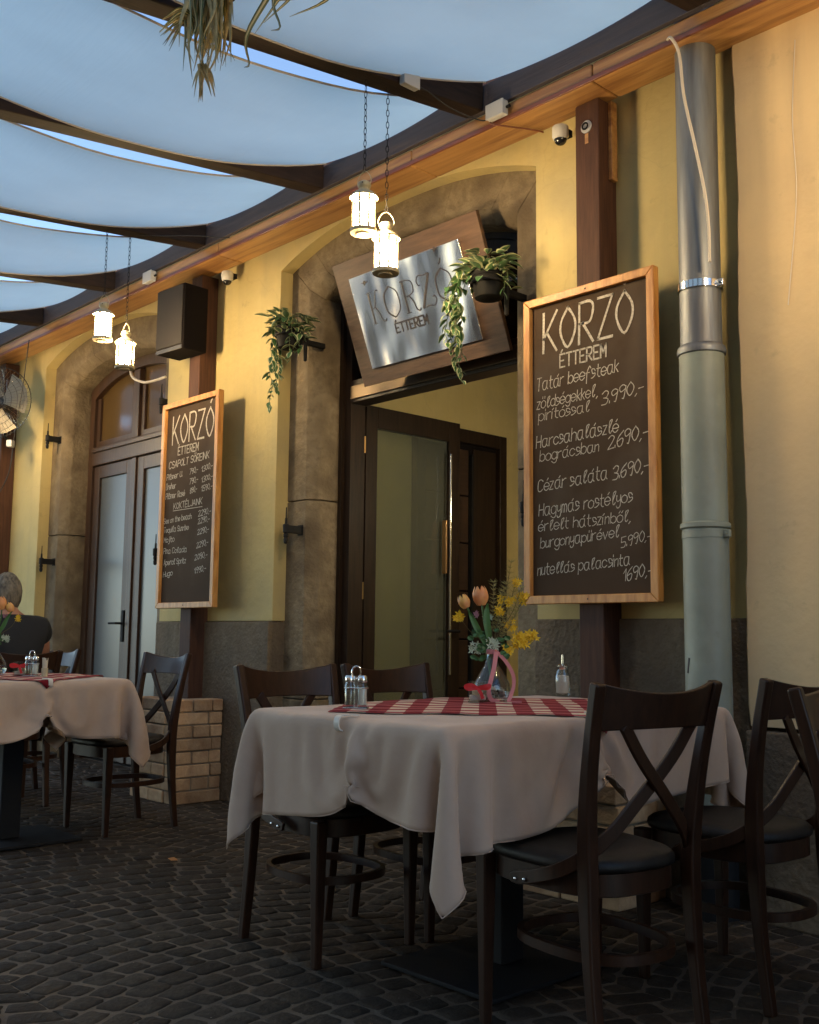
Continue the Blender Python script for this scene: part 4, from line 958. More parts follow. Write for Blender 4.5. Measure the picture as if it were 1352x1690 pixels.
for k in range(10):      # tuft of plantlets
    a = rnd(0, 6.28); c = (-.03+rnd(-.015, .015), 0, -.33)
    blade([c, (c[0]+.03*math.cos(a), .03*math.sin(a), -.38), (c[0]+.05*math.cos(a), .05*math.sin(a), rnd(-.48, -.43))], .018, spd, True)
for k in range(12):
    a = rnd(2.6, 3.9); c = (-.06, 0, -.17)
    blade([c, (c[0]+.05*math.cos(a), .05*math.sin(a), c[2]+rnd(0, .03)), (c[0]+.12*math.cos(a), .12*math.sin(a), c[2]-rnd(.02, .08))], .016, spd, k % 2)
for (dx, dz, kk) in ((.30, -.12, 1), (.24, -.16, 0), (.34, -.06, 0), (.20, -.20, 0), (.32, -.10, 0), (.16, -.22, 1), (.36, -.12, 0), (.28, -.08, 0)):   # arching green leaves to the right
    y = rnd(-.06, .06); k2 = .6+.4*rnd(0, 1)
    pts = [(.04, y, .04), (.10+dx*.3, y, .08), (.06+dx, y, .02), (.04+dx*.95, y, -.06), (.0+dx*.72, y, dz)]
    if kk: pts += [(dx*.80, y, dz-.10), (dx*.70, y, dz-.115)]
    blade(pts, .026, spd)

# ================================================================ chairs (front = +y local)
def make_chair():
    root = empty('cross_back_chair')
    def post(s):
        prof = [(-.222, 0), (-.196, .22), (-.186, .44), (-.198, .60), (-.224, .75), (-.256, .885)]
        P = smoothline([(s*(.173+.027*max(0, z-.44)/.445), y, z) for y, z in prof], 5); V = []
        n = len(P)
        for i, p in enumerate(P):
            z = p[2]; w = .030+.006*min(1, z/.45)-.004*max(0, (z-.5)/.4); d = .030+.014*math.exp(-((z-.44)/.2)**2)
            t = P[min(i+1, n-1)]-P[max(i-1, 0)]; t /= np.linalg.norm(t); nn = np.array([0, t[2], -t[1]])
            V.append([p+np.array([a*w/2, 0, 0])+nn*b*d/2 for a, b in ((-1,-1),(1,-1),(1,1),(-1,1))])
        m = MB().loft(V); m.build('rear_leg', M_CHAIR, root, bevel=.007)
    def fleg(s):
        V = []
        for z, w in ((0, .026), (.2, .033), (.43, .042)):
            x = s*(.190); V.append([(x+a*w/2, .185+b*w/2, z) for a, b in ((-1,-1),(1,-1),(1,1),(-1,1))])
        MB().loft(V).build('front_leg', M_CHAIR, root, bevel=.006)
    for s in (-1, 1): post(s); fleg(s)
    def outline(k, fw=.212, bw=.17, yf=.225, yb=-.205, n=40, e=3.2):
        o = []
        for i in range(n):
            t = 2*math.pi*i/n; c, s_ = math.cos(t), math.sin(t)
            x = math.copysign(abs(c)**(2/e), c); y = math.copysign(abs(s_)**(2/e), s_)
            yy = (yf+yb)/2+(yf-yb)/2*y; w = bw+(fw-bw)*(yy-yb)/(yf-yb); o.append((x*w*k, (yf+yb)/2+(yy-(yf+yb)/2)*k))
        return o
    A = []
    for k, z in ((.94, .375), (.965, .378), (.965, .430), (.94, .4305)): A.append([(x, y, z) for x, y in outline(k)])
    MB().loft(A).build('seat_frame', M_CHAIR, root, smooth=50)
    A = []
    for k, z in ((.95, .431), (.995, .434), (1.01, .443), (1.0, .455), (.95, .464), (.82, .469), (.5, .472)): A.append([(x, y, z) for x, y in outline(k)])
    MB().loft(A).build('seat_cushion', M_SEAT, root, smooth=60)
    # bent hoop stretcher
    pts = [(x, y-.005) for x, y in outline(.90, .185, .165, .195, -.235, 36, 2.6)]
    V = []
    for i, (x, y) in enumerate(pts):
        nx = x; ny = y+.02; L = math.hypot(nx, ny); nx /= L; ny /= L
        V.append([(x+nx*a*.008, y+ny*a*.008, .235+b*.012) for a, b in ((-1,-1),(1,-1),(1,1),(-1,1))])
    V.append(V[0]); MB().loft(V, caps=False).build('hoop_stretcher', M_CHAIR, root, smooth=35)
    # curved top rail
    V = []; n = 14
    for i in range(n+1):
        u = -1+2*i/n; bow = -.040*(1-u*u); dip = .012*(1-u*u)
        def pt(z, off): return (u*(.188-.05*(.885-z)), -.252+(.885-z)*.22+bow+off, z)
        zt, zb_ = .872-dip+.012*u*u, .772+.004*(1-u*u)
        V.append([pt(zb_, -.009), pt(zb_, .009), pt(zt, .009), pt(zt, -.009)])
    MB().loft(V).build('top_rail', M_CHAIR, root, bevel=.004)
    # crossing braces that run down and forward to the seat sides, two bolts each
    for s in (-1, 1):
        off = .006*s
        pts = [(s*.120, -.252+off, .785), (s*.055, -.244+off, .70), (-s*.045, -.228+off, .60), (-s*.130, -.203+off*.5, .515), (-s*.196, -.135, .448), (-s*.213, -.03, .410), (-s*.218, .045, .395)]
        P = smoothline(pts, 5); V = []; n = len(P)
        for i, p in enumerate(P):
            t = P[min(i+1, n-1)]-P[max(i-1, 0)]; t /= np.linalg.norm(t)
            # face normal turns from backwards (-y) to sideways
            f = min(1, max(0, (i/(n-1)-.45)/.35)); nn = np.array([-s*f, -(1-f)*1.0, .15*(1-f)]); nn -= t*(nn@t); nn /= np.linalg.norm(nn)
            sd = np.cross(t, nn); w = .034 if i < n-2 else (.030 if i == n-2 else .02)
            V.append([p+sd*a*w/2+nn*b*.0055 for a, b in ((-1,-1),(1,-1),(1,1),(-1,1))])
        br = MB().loft(V).build('cross_brace', M_CHAIR, root, bevel=.003)
        for q in (-.012, .022):
            MB().ball((-s*.225, q, .3985-(q*.12)), .0055, 10, 6, (.5, 1, 1)).build('bolt', M_CHROME, br, smooth=60)
    return root
CH = make_chair()
GC = 'dark brown cross-back chairs with black seats'
chairs = [((-2.755, -1.375), -90, 'empty chair at the left end of the main table, nearest the camera of its pair'),
 ((-2.735, -.925), -90, 'empty chair at the main table, in front of the open glass door'),
 ((-1.722, -1.352), 80, 'large foreground chair seen from behind, at the right end of the main table'),
 ((-1.675, -.715), 85, 'chair seen from behind in front of the peach wall, right of the foreground chair'),
 ((-.93, -1.12), -78, 'chair at the very right edge of which only one curved back post shows'),
 ((-5.035, -.915), 183, 'chair in front of the brick plinth at the second table'),
 ((-6.38, -.88), 186, 'far chair behind the seated person, only its back above the table'),
 ((-6.12, -1.08), 88, 'chair the seated person in black occupies'),
 ((-5.95, -1.95), -20, 'chair on the street side of the second table, mostly out of the frame')]
for i, ((x, y), a, lab) in enumerate(chairs[:8]):
    o = CH if i == 0 else copy_tree(CH)
    o.location = (x, y, 0); o.rotation_euler = (0, 0, R(a)); tag(o, lab, 'chair', GC)

# ================================================================ tables
def table(cx, cy, w, l, zt, lab):
    o = empty('pedestal_table', (cx, cy, 0), label=lab, cat='table', group='black pedestal tables under beige cloths')
    MB().box(-w/2+.01, w/2-.01, -l/2+.01, l/2-.01, zt-.028, zt-.004).build('table_top', M_FRAME, o, bevel=.004)
    MB().box(-.228, .228, -.282, .282, .008, .022).build('base_plate', M_BLACK, o, bevel=.004)
    MB().box(-.05, .05, -.05, .05, .023, zt-.05).build('column', M_BLACK, o, bevel=.006)
    MB().box(-.22, .22, -.25, .25, zt-.049, zt-.029).build('top_bracket', M_BLACK, o)
    for sx in (-1, 1):
        for sy in (-1, 1): MB().lathe([(.018, 0), (.018, .008)], (sx*.2, sy*.25, 0), 10).build('foot_pad', M_BLACK, o)
    return o
ZTAB = .768
T1 = (-2.225, -1.13, .81, 1.30); T2 = (-5.03, -1.50, .86, .80); T3 = (-6.98, -1.38, .86, .80)
table(*T1, ZTAB, 'main dining table in the foreground laid with beige cloth and a red checked overlay')
table(*T2, ZTAB, 'second table at the left, in front of the left doorway')
table(*T3, ZTAB, 'third table past the left frame edge where the person in black sits')

def cloth_sim(w, l, over, seed, folds, h=.022, steps=230, rot=0.0):
    """drape of a rectangular cloth over a w x l table top at z=0 (numpy position-based dynamics)"""
    rs = np.random.RandomState(seed)
    W2, L2 = w/2+over, l/2+over
    nx, ny = int(round(2*W2/h))+1, int(round(2*L2/h))+1
    gx, gy = np.linspace(-W2, W2, nx), np.linspace(-L2, L2, ny)
    X, Y = np.meshgrid(gx, gy, indexing='ij'); Pz = np.zeros_like(X)
    X, Y = X*math.cos(rot)-Y*math.sin(rot), X*math.sin(rot)+Y*math.cos(rot)
    P = np.stack([X, Y, Pz], -1)
    rest = P.copy()
    eps = .004
    inside = (np.abs(X) < w/2-eps) & (np.abs(Y) < l/2-eps)
    hx, hy = gx[1]-gx[0], gy[1]-gy[0]
    # extra fullness near the folds (gathers under the clips)
    fx = np.ones((nx-1, ny)); fy = np.ones((nx, ny-1))
    for (side, c, amt, sg) in folds:
        if side in ('-y', '+y'):
            m = (Y[:-1] < -l/2) if side == '-y' else (Y[:-1] > l/2)
            dep = np.clip((np.abs(Y[:-1])-l/2)/over, 0, 1)
            fx += amt*np.exp(-(((X[:-1]+hx/2)-c)/sg)**2)*m*dep**.6
        else:
            m = (X[:, :-1] < -w/2) if side == '-x' else (X[:, :-1] > w/2)
            dep = np.clip((np.abs(X[:, :-1])-w/2)/over, 0, 1)
            fy += amt*np.exp(-(((Y[:, :-1]+hy/2)-c)/sg)**2)*m*dep**.6
    fx += .030*np.clip((np.abs(Y[:-1])-l/2)/over, 0, 1); fy += .030*np.clip((np.abs(X[:, :-1])-w/2)/over, 0, 1)
    P[..., 2] += rs.normal(0, .0006, X.shape)*(~inside)
    P[..., 2] += (~inside)*.012*(np.sin(X*19+seed)*(np.abs(Y) > l/2)+np.sin(Y*17+2*seed)*(np.abs(X) > w/2))
    # smooth random push so the drape breaks symmetry
    for (side, c, amt, sg) in folds:
        if side == '-y': P[..., 2] += np.where(Y < -l/2, .02*np.exp(-((X-c)/sg)**2), 0)
        if side == '+x': P[..., 2] += np.where(X > w/2, .02*np.exp(-((Y-c)/sg)**2), 0)
    Q = P.copy(); inv = np.where(inside, 0.0, 1.0)
    def con(a, b, r, k):
        pa, pb = P[a], P[b]; d = pb-pa; L = np.sqrt((d*d).sum(-1))+1e-9
        wa, wb = inv[a], inv[b]; ws = wa+wb; ws = np.where(ws == 0, 1, ws)
        c = ((L-r)/L*k/ws)[..., None]*d
        P[a] += c*wa[..., None]; P[b] -= c*wb[..., None]
    S_ = slice
    groups = []
    for par in (0, 1):
        groups.append(((S_(par, nx-1, 2), S_(None)), (S_(par+1, nx, 2), S_(None)), hx*fx[par::2, :], 1.0))
        groups.append(((S_(None), S_(par, ny-1, 2)), (S_(None), S_(par+1, ny, 2)), hy*fy[:, par::2], 1.0))
    hd = math.hypot(hx, hy)
    for par in (0, 1):
        groups.append(((S_(par, nx-1, 2), S_(0, ny-1)), (S_(par+1, nx, 2), S_(1, ny)), hd, .35))
        groups.append(((S_(par, nx-1, 2), S_(1, ny)), (S_(par+1, nx, 2), S_(0, ny-1)), hd, .35))
    bend = []
    for par in range(4):
        bend.append(((S_(par, nx-2, 4), S_(None)), (S_(par+2, nx, 4), S_(None)), 2*hx, .10))
        bend.append(((S_(None), S_(par, ny-2, 4)), (S_(None), S_(par+2, ny, 4)), 2*hy, .10))
    dt = 1/90; g = np.array([0, 0, -9.8])
    def fixslice(a, b, r):
        na = len(range(*a[0].indices(nx))), len(range(*a[1].indices(ny))); nb = len(range(*b[0].indices(nx))), len(range(*b[1].indices(ny)))
        m0, m1 = min(na[0], nb[0]), min(na[1], nb[1])
        ix = lambda s, m, N: S_(*(lambda t: (t[0], t[0]+t[2]*(m-1)+1, t[2]))(s.indices(N)))
        A = (ix(a[0], m0, nx), ix(a[1], m1, ny)); B = (ix(b[0], m0, nx), ix(b[1], m1, ny))
        if isinstance(r, np.ndarray): r = r[:m0, :m1]
        return A, B, r
    groups = [(*fixslice(a, b, r), k) for a, b, r, k in groups]; bend = [(*fixslice(a, b, r), k) for a, b, r, k in bend]
    # bending: only push apart (keeps folds round)
    rad = .010
    for st in range(steps):
        V = (P-Q)*(.965 if st > 30 else .99); Q = P.copy()
        P += (V + g*dt*dt)*inv[..., None]
        for it in range(14):
            for a, b, r, k in groups: con(a, b, r, k)
            for a, b, r, k in bend:
                pa, pb = P[a], P[b]; d = pb-pa; L = np.sqrt((d*d).sum(-1))+1e-9; wa, wb = inv[a], inv[b]; ws = np.where(wa+wb == 0, 1, wa+wb)
                c = (np.minimum(L-r, 0)/L*k/ws)[..., None]*d; P[a] += c*wa[..., None]; P[b] -= c*wb[..., None]
            # table box: keep out
            ix = w/2+rad-np.abs(P[..., 0]); iy = l/2+rad-np.abs(P[..., 1]); below = (P[..., 2] < 0) & (P[..., 2] > -.30) & (ix > 0) & (iy > 0) & (~inside)
            up_ = below & (P[..., 2] > -.012); P[..., 2][up_] = 0
            sd = below & ~up_ & (P[..., 2] > -.05)
            px = sd & (ix < iy); py = sd & (ix >= iy)
            P[..., 0][px] = np.sign(P[..., 0][px])*(w/2+rad); P[..., 1][py] = np.sign(P[..., 1][py])*(l/2+rad)
    return P, rest
def tablecloth(T, over, seed, folds, lab, h=.022, steps=230, rot=0.0):
    cx, cy, w, l = T
    P, rest = cloth_sim(w, l, over, seed, folds, h, steps, rot)
    nx, ny = P.shape[:2]
    # soft puckers on the top
    V = P.reshape(-1, 3).copy()
    X, Y = V[:, 0], V[:, 1]; on = (np.abs(X) < w/2-.02) & (np.abs(Y) < l/2-.02)
    V[on, 2] += .0012*np.sin(X[on]*23+Y[on]*9+seed)+.0009*np.sin(Y[on]*31-X[on]*13)
    # soft creases in the hanging parts
    RX_, RY_ = rest[..., 0].reshape(-1), rest[..., 1].reshape(-1); hang = np.clip((np.maximum(np.abs(X)-w/2, np.abs(Y)-l/2))/.01, 0, 1)*0+np.clip(-V[:, 2]/.06, 0, 1)
    fo = .0022*np.sin(RX_*17+RY_*5+seed)+.0018*np.sin(RY_*21-RX_*7+2*seed)+.0012*np.sin(RX_*41+RY_*37)
    sx = np.where(np.abs(X)/(w/2) > np.abs(Y)/(l/2), np.sign(X), 0); sy = np.where(sx == 0, np.sign(Y), 0)
    V[:, 0] += sx*fo*hang; V[:, 1] += sy*fo*hang
    F = [(i*ny+j, (i+1)*ny+j, (i+1)*ny+j+1, i*ny+j+1) for i in range(nx-1) for j in range(ny-1)]
    me = bpy.data.meshes.new('tablecloth'); me.from_pydata([tuple(v) for v in V], [], F); me.materials.append(M_CLOTH)
    me.polygons.foreach_set('use_smooth', [True]*len(F))
    o = link('tablecloth', me, None, (cx, cy, ZTAB+.002)); tag(o, lab, 'tablecloth', 'beige cloths draped over the pedestal tables')
    md = o.modifiers.new('sub', 'SUBSURF'); md.levels = 1; md.render_levels = 1
    sd = o.modifiers.new('thick', 'SOLIDIFY'); sd.thickness = .0016; sd.offset = 1
    # stitched hem line
    ed = [P[i, 0] for i in range(nx)] + [P[nx-1, j] for j in range(ny)] + [P[i, ny-1] for i in range(nx-1, -1, -1)] + [P[0, j] for j in range(ny-1, -1, -1)]
    MB().tube([tuple(q) for q in ed], .0016, 5, caps=False).build('hem', M_CLOTH, o, smooth=60)
    return o, P
c1, P1 = tablecloth(T1, .262, 3, [('-y', .09, 1.25, .075), ('+x', -.10, 1.3, .08), ('-x', .1, .6, .1)], 'beige tablecloth draped over the main table, its near corner hanging to a point', rot=R(3.6))
c2, P2 = tablecloth(T2, .27, 9, [('+x', -.02, 1.3, .07), ('-y', .1, .8, .08), ('+y', 0, .6, .08)], 'beige tablecloth hanging over the second table at the left', h=.026, steps=190)
o = link('tablecloth', c2.data, None, (T3[0], T3[1], ZTAB+.002)); tag(o, 'beige tablecloth on the third table past the left frame edge', 'tablecloth', 'beige cloths draped over the pedestal tables')

# checked overlays, laid cornerwise; corners fold over the table edge
def overlay(T, cx, cy, half, rot, lab):
    tx, ty, w, l = T; n = 56; V = []; UV = []; F = []
    ca, sa = math.cos(rot), math.sin(rot); seed = rnd(0, 6)
    for i in range(n+1):
        for j in range(n+1):
            u, v = (-1+2*i/n)*half, (-1+2*j/n)*half
            x, y = cx+u*ca-v*sa-tx, cy+u*sa+v*ca-ty; z = .0035 + .0012*math.sin(x*23+y*9+3)+.0014*math.sin(u*24+seed)*math.sin(v*19) + .0012
            for ax, half_ in ((0, w/2), (1, l/2)):
                c = (x, y)[ax]; s = math.copysign(1, c); d = abs(c)-(half_+.004)
                if d > 0:
                    rr = .016; arc = rr*math.pi/2
                    if d < arc: a = d/rr; o_, dz = rr*math.sin(a), rr*(1-math.cos(a))
                    else: o_, dz = rr+.012*min(1, (d-arc)/.1), rr+(d-arc)
                    nv = s*(half_+.004+o_+.004)
                    if ax == 0: x = nv
                    else: y = nv
                    z -= dz
            V.append((x, y, z)); UV.append((u+.03, v+.03))
    for i in range(n):
        for j in range(n): F.append((i*(n+1)+j, (i+1)*(n+1)+j, (i+1)*(n+1)+j+1, i*(n+1)+j+1))
    me = bpy.data.meshes.new('checked_overlay'); me.from_pydata(V, [], F); me.materials.append(M_CHECK); me.polygons.foreach_set('use_smooth', [True]*len(F))
    ul = me.uv_layers.new(name='UVMap'); ul.data.foreach_set('uv', [c for f in F for i in f for c in UV[i]])
    o = link('checked_overlay', me, None, (tx, ty, ZTAB+.002)); sd = o.modifiers.new('thick', 'SOLIDIFY'); sd.thickness = .0015; sd.offset = 1
    return tag(o, lab, 'checked cloth', 'red and cream checked overlays laid cornerwise')
overlay(T1, -2.32, -1.16, .40, R(43), 'checked overlay under the vase on the main table')
overlay(T2, -5.09, -1.50, .385, R(41), 'checked overlay on the second table at the left, its corner clipped down')

def clip(x, y, z, rz, lab):
    o = empty('tablecloth_clip', (x, y, z), rz, lab, 'cloth clip', 'white tablecloth clips on the table edges')
    m = MB(); P = smoothline([(0, -.045, .004), (0, 0, .005), (0, .019, .003), (0, .026, -.010), (0, .022, -.030), (0, .0, -.036), (0, -.03, -.036)], 5)
    m.bar(P, .020, .004, up=(1, 0, 0)); m.v = [(x_, y_, z_) for x_, y_, z_ in m.v]
    MBc = MB(); V = []
    for i, p in enumerate(P):
        t = P[min(i+1, len(P)-1)]-P[max(i-1, 0)]; t /= np.linalg.norm(t); nn = np.cross(np.array([1, 0, 0.]), t)
        V.append([p+np.array([a*.010, 0, 0])+nn*b*.0018 for a, b in ((-1,-1),(1,-1),(1,1),(-1,1))])
    MBc.loft(V).build('clip_body', mat('clip_plastic', (.62, .58, .52), .4), o, smooth=50); return o
clip(-2.20, T1[1]-T1[3]/2, ZTAB+.004, R(180), 'white clip on the near left edge of the main table')
clip(T1[0]+T1[2]/2, -1.17, ZTAB+.008, R(-90), 'white clip pinning the checked corner at the right edge of the main table')
clip(T2[0]+T2[2]/2, -1.52, ZTAB+.008, R(-90), 'white clip pinning the checked corner at the second table')

# ================================================================ table ware
M_GL = bpy.data.materials.new('clear_glass'); M_GL.use_nodes = True
_b = M_GL.node_tree.nodes['Principled BSDF']; _b.inputs['Transmission Weight'].default_value = 1; _b.inputs['Roughness'].default_value = .02; _b.inputs['IOR'].default_value = 1.45; _b.inputs['Base Color'].default_value = (.95, .97, .95, 1)
M_SALT = mat('salt', (.78, .72, .66), .9); M_PEP = mat('pepper', (.10, .07, .045), .9, c2=(.2, .15, .1), scale=200)
M_PINK = mat('pink_ribbon', (.62, .20, .20), .5, sheen=.3); M_REDR = mat('red_ribbon', (.62, .015, .02), .45, sheen=.2)
M_SUG = mat('sugar', (.75, .62, .55), .95, bump=.2, bscale=300)
def cruet(x, y, rz, lab):
    o = empty('cruet_set', (x, y, ZTAB+.008), rz, lab, 'salt and pepper set', 'salt and pepper sets in metal holders')
    MB().box(-.036, .036, -.022, .022, 0, .004).build('holder_base', M_CHROME, o, bevel=.002)
    m = MB(); m.bar([(0, 0, .004), (0, 0, .095)], .012, .003, up=(0, 1, 0)); m.tube(smoothline([(0, 0, .085), (-.012, 0, .098), (-.010, 0, .116), (0, 0, .122), (.010, 0, .116), (.012, 0, .098), (0, 0, .085)], 5), .0028, 6); m.build('holder_handle', M_CHROME, o, smooth=50)
    for sx, mm, hh in ((-1, M_PEP, .05), (1, M_SALT, .058)):
        j = MB().lathe([(.0001, .0045), (.0145, .005), (.0155, .01), (.0155, .066), (.013, .072), (.0125, .076), (.011, .076), (.0115, .07), (.0138, .064), (.0138, .010), (.0001, .0095)], (sx*.0185, 0, 0), 20).build('shaker', M_TGL, o, smooth=45)
        MB().lathe([(.0001, .011), (.0132, .0115), (.0132, hh), (.0001, hh+.002)], (sx*.0185, 0, 0), 18).build('filling', mm, j, smooth=45)
        MB().lathe([(.0145, .0765), (.0150, .080), (.0150, .090), (.012, .096), (.0001, .097)], (sx*.0185, 0, 0), 20).build('lid', M_CHROME, j, smooth=45)
    m = MB(); m.tube([(.036*math.cos(t), .020*math.sin(t), .060) for t in [2*math.pi*k/28 for k in range(29)]], .0015, 5); m.build('holder_ring', M_CHROME, o, smooth=60)
    return o
cruet(-2.395, -1.575, R(40), 'salt and pepper set at the near left end of the main table')
def ribbon(parent, pts, w, mm, name='ribbon', up=(0, 1, 0)):
    P = smoothline(pts, 6); V = []; up = np.array(up, float)
    for i, p in enumerate(P):
        t = P[min(i+1, len(P)-1)]-P[max(i-1, 0)]; t /= np.linalg.norm(t)+1e-9; s = np.cross(t, up); s /= np.linalg.norm(s)+1e-9; nn = np.cross(s, t)
        V.append([p+s*a*w/2+nn*b*.0006 for a, b in ((-1,-1),(1,-1),(1,1),(-1,1))])
    return MB().loft(V).build(name, mm, parent, smooth=60)
def vase(x, y, lab, ribbons=True):
    o = empty('glass_vase', (x, y, ZTAB+.009), R(45), lab, 'vase', 'small round glass vases tied with ribbon'); o.scale = (1.1, 1.1, 1.06)
    outer = [(.0001, 0), (.040, 0), (.052, .010), (.058, .030), (.054, .055), (.038, .085), (.022, .112), (.0155, .140), (.0155, .168), (.020, .180)]
    inner = [(r-.0025, z) for r, z in outer[::-1] if z > .008] + [(.0001, .006)]
    MB().lathe(outer+inner, seg=32).build('glass_body', M_TGL, o, smooth=50)
    M_PEB = mat('pebble', (.55, .50, .44), .7, c2=(.32, .28, .24), scale=30)
    for k in range(26):
        a, rr = rnd(0, 6.28), rnd(0, .036); zz = .014+rnd(0, .03)
        MB().ball((rr*math.cos(a), rr*math.sin(a), zz), rnd(.006, .010), 8, 5, (1, .9, .75)).build('pebble', M_PEB, o, smooth=70)
    m = MB().lathe([(.0165, .146), (.0172, .147), (.0172, .160), (.0165, .161)], seg=24).build('neck_ribbon', M_PINK, o, smooth=50)
    if ribbons:
        ribbon(o, [(.012, -.020, .153), (.006, -.040, .11), (-.004, -.055, .07), (-.012, -.064, .035), (-.004, -.066, .008), (.02, -.068, .002)], .013, M_PINK)
        ribbon(o, [(.014, -.018, .153), (.040, -.025, .125), (.062, -.03, .085), (.064, -.035, .05), (.055, -.045, .02), (.05, -.06, .001), (.085, -.075, .001)], .011, M_PINK)
    return o
vx, vy = -2.405, -.975
vase(vx, vy, 'round bellied glass vase with a pink ribbon on the main table')
def bouquet(x, y, lab, mirror=1, big=1.0):
    o = empty('flower_bouquet', (x, y, ZTAB+.158), R(45), lab, 'flowers', 'spring bouquets of tulips and forsythia'); o.scale = (1.16, 1.16, 1.2)
    M_ST = mat('flower_stem', (.06, .15, .035), .5); M_YF = mat('yellow_petal', (.78, .50, .012), .55, sheen=.1); M_ORG = mat('tulip_orange', (.70, .26, .10), .5, c2=(.75, .36, .12), scale=40); M_YT = mat('tulip_yellow', (.72, .42, .10), .5, c2=(.72, .30, .12), scale=30)
    M_TW = mat('twig', (.11, .085, .035), .7); M_ND = mat('needle', (.30, .27, .09), .6); M_WF = mat('white_petal', (.50, .56, .42), .6); M_PKF = mat('pink_petal', (.45, .22, .26), .6)
    S1 = mirror
    def tulip(c, h, r, mm, tilt):
        t = empty('tulip', c); t.parent = o; t.rotation_euler = tilt
        for k in range(6):
            a = 2*math.pi*k/6; V = []; F = []
            ro = r*(1.0 if k % 2 else .93)
            for i in range(7):
                s = i/6; rr = ro*math.sin(math.pi*(.12+.74*s))**.62; z = h*s
                for j in range(5):
                    u = (j/4-.5)*1.55*(1-.75*s**4)*min(1, .5+s*2); V.append((rr*math.cos(a+u), rr*math.sin(a+u), z-.16*h*abs(u)*s**2))
            F = [(i*5+j, i*5+j+1, i*5+j+6, i*5+j+5) for i in range(6) for j in range(4)]
            MB().add(V, F).build('petal', mm, t, smooth=70)
    tulip((-.030*S1, -.01, .140), .054, .0235, M_ORG, (.1, -.12, 0)); tulip((-.072*S1, -.01, .132), .040, .0175, M_YT, (0, -.45, 0))
    st = MB(); st.tube(smoothline([(-.003, 0, -.10), (-.008, 0, .02), (-.022*S1, -.004, .09), (-.030*S1, -.01, .15)]), .003, 6); st.tube(smoothline([(.003, .003, -.10), (-.02*S1, 0, .03), (-.05*S1, -.008, .09), (-.075*S1, -.01, .14)]), .003, 6); st.build('stem', M_ST, o, smooth=60)
    for pts in ([(-.01, -.01, .02), (-.035*S1, -.02, .06), (-.055*S1, -.02, .10), (-.068*S1, -.02, .125)], [(0, -.012, .02), (-.012*S1, -.022, .07), (-.016*S1, -.02, .12), (-.012*S1, -.015, .145)]):
        P = smoothline(pts, 4); V = []; n = len(P)
        for i, p in enumerate(P):
            w = .010*math.sin(math.pi*(.15+.8*i/(n-1)))
            V += [p+np.array([-w, 0, 0]), p+np.array([0, .004, 0]), p+np.array([w, 0, 0])]
        MB().add(V, [(i*3+j, i*3+j+1, i*3+j+4, i*3+j+3) for i in range(n-1) for j in (0, 1)]).build('leaf', M_ST, o, smooth=60)
    def blossom(c, r, mm, n=5):
        m = MB(); ax = Vector((rnd(-.6, .6), -1, rnd(-.3, .7))).normalized(); q = ax.to_track_quat('Z', 'Y')
        for k in range(n):
            a = 2*math.pi*k/n+rnd(0, .4); ps = [Vector((0, 0, 0)), Vector((r*.5*math.cos(a-.45), r*.5*math.sin(a-.45), r*.25)), Vector((r*math.cos(a), r*math.sin(a), r*.35)), Vector((r*.5*math.cos(a+.45), r*.5*math.sin(a+.45), r*.25))]
            m.add([tuple(Vector(c)+q@p) for p in ps], [(0, 1, 2, 3)])
        return m
    def clus(c, n, sp_, r, mm, nm):
        m = MB()
        for k in range(n):
            p = (c[0]+rnd(-sp_, sp_), c[1]+rnd(-sp_, sp_)*.6, c[2]+rnd(-sp_, sp_)*.8); b = blossom(p, r*rnd(.8, 1.2), mm); m.add(b.v, b.f)
        m.build(nm, mm, o)
    clus((.055*S1, 0, .085), 14, .014, .010, M_YF, 'forsythia_cluster'); clus((-.01*S1, 0, .10), 9, .014, .009, M_WF, 'white_blossom_cluster'); clus((.072*S1, 0, .205), 8, .012, .009, M_YF, 'forsythia_cluster')
    clus((.085*S1, 0, .045), 30, .022, .013, M_YF, 'forsythia_cluster'); clus((.115*S1, .0, .052), 14, .014, .012, M_YF, 'forsythia_cluster')
    clus((.090*S1, 0, .160), 16, .013, .012, M_YF, 'forsythia_cluster'); clus((.055*S1, 0, .150), 9, .010, .011, M_YF, 'forsythia_cluster')
    clus((-.095*S1, 0, .108), 13, .011, .012, M_YF, 'forsythia_cluster'); clus((.030*S1, 0, .155), 8, .012, .011, M_YF, 'forsythia_cluster'); clus((.020*S1, -.01, .125), 9, .010, .011, M_YF, 'forsythia_cluster')
    clus((.045*S1, -.01, .015), 10, .012, .011, M_YF, 'forsythia_cluster'); clus((-.050*S1, 0, .022), 14, .014, .010, M_WF, 'white_blossom_cluster'); clus((.0, -.015, .035), 14, .014, .011, M_WF, 'white_blossom_cluster'); clus((-.045*S1, 0, .115), 7, .008, .008, M_PKF, 'pink_blossom_cluster')
    m = MB(); nd = MB()
    for (ex, ez) in ((.055, .26), (.072, .215), (.04, .20), (.005, .205), (.090, .16), (.115, .055), (-.095, .11), (.07, .12), (.03, .18), (.085, .19)):
        P = smoothline([(0, 0, -.05), (ex*.25*S1, rnd(-.01, .01), ez*.3), (ex*.7*S1, rnd(-.015, .015), ez*.65), (ex*S1, rnd(-.01, .01), ez)], 6); m.tube(P, .0015, 5, r2=.0007)
        if ex > 0 and ez > .10:
            for p in P[7:]:
                for q in range(9):
                    a = rnd(0, 6.28); L = rnd(.010, .021); d = np.array([math.cos(a)*.9, math.sin(a)*.6, rnd(.2, 1.0)]); d /= np.linalg.norm(d); e = p+d*L; s = np.cross(d, [0, 1, 0.1])*.0011
                    nd.add([p-s, p+s, e], [(0, 1, 2)])
    m.build('twig', M_TW, o); x_ = nd.build('needles', M_ND, o); x_['kind'] = 'stuff'
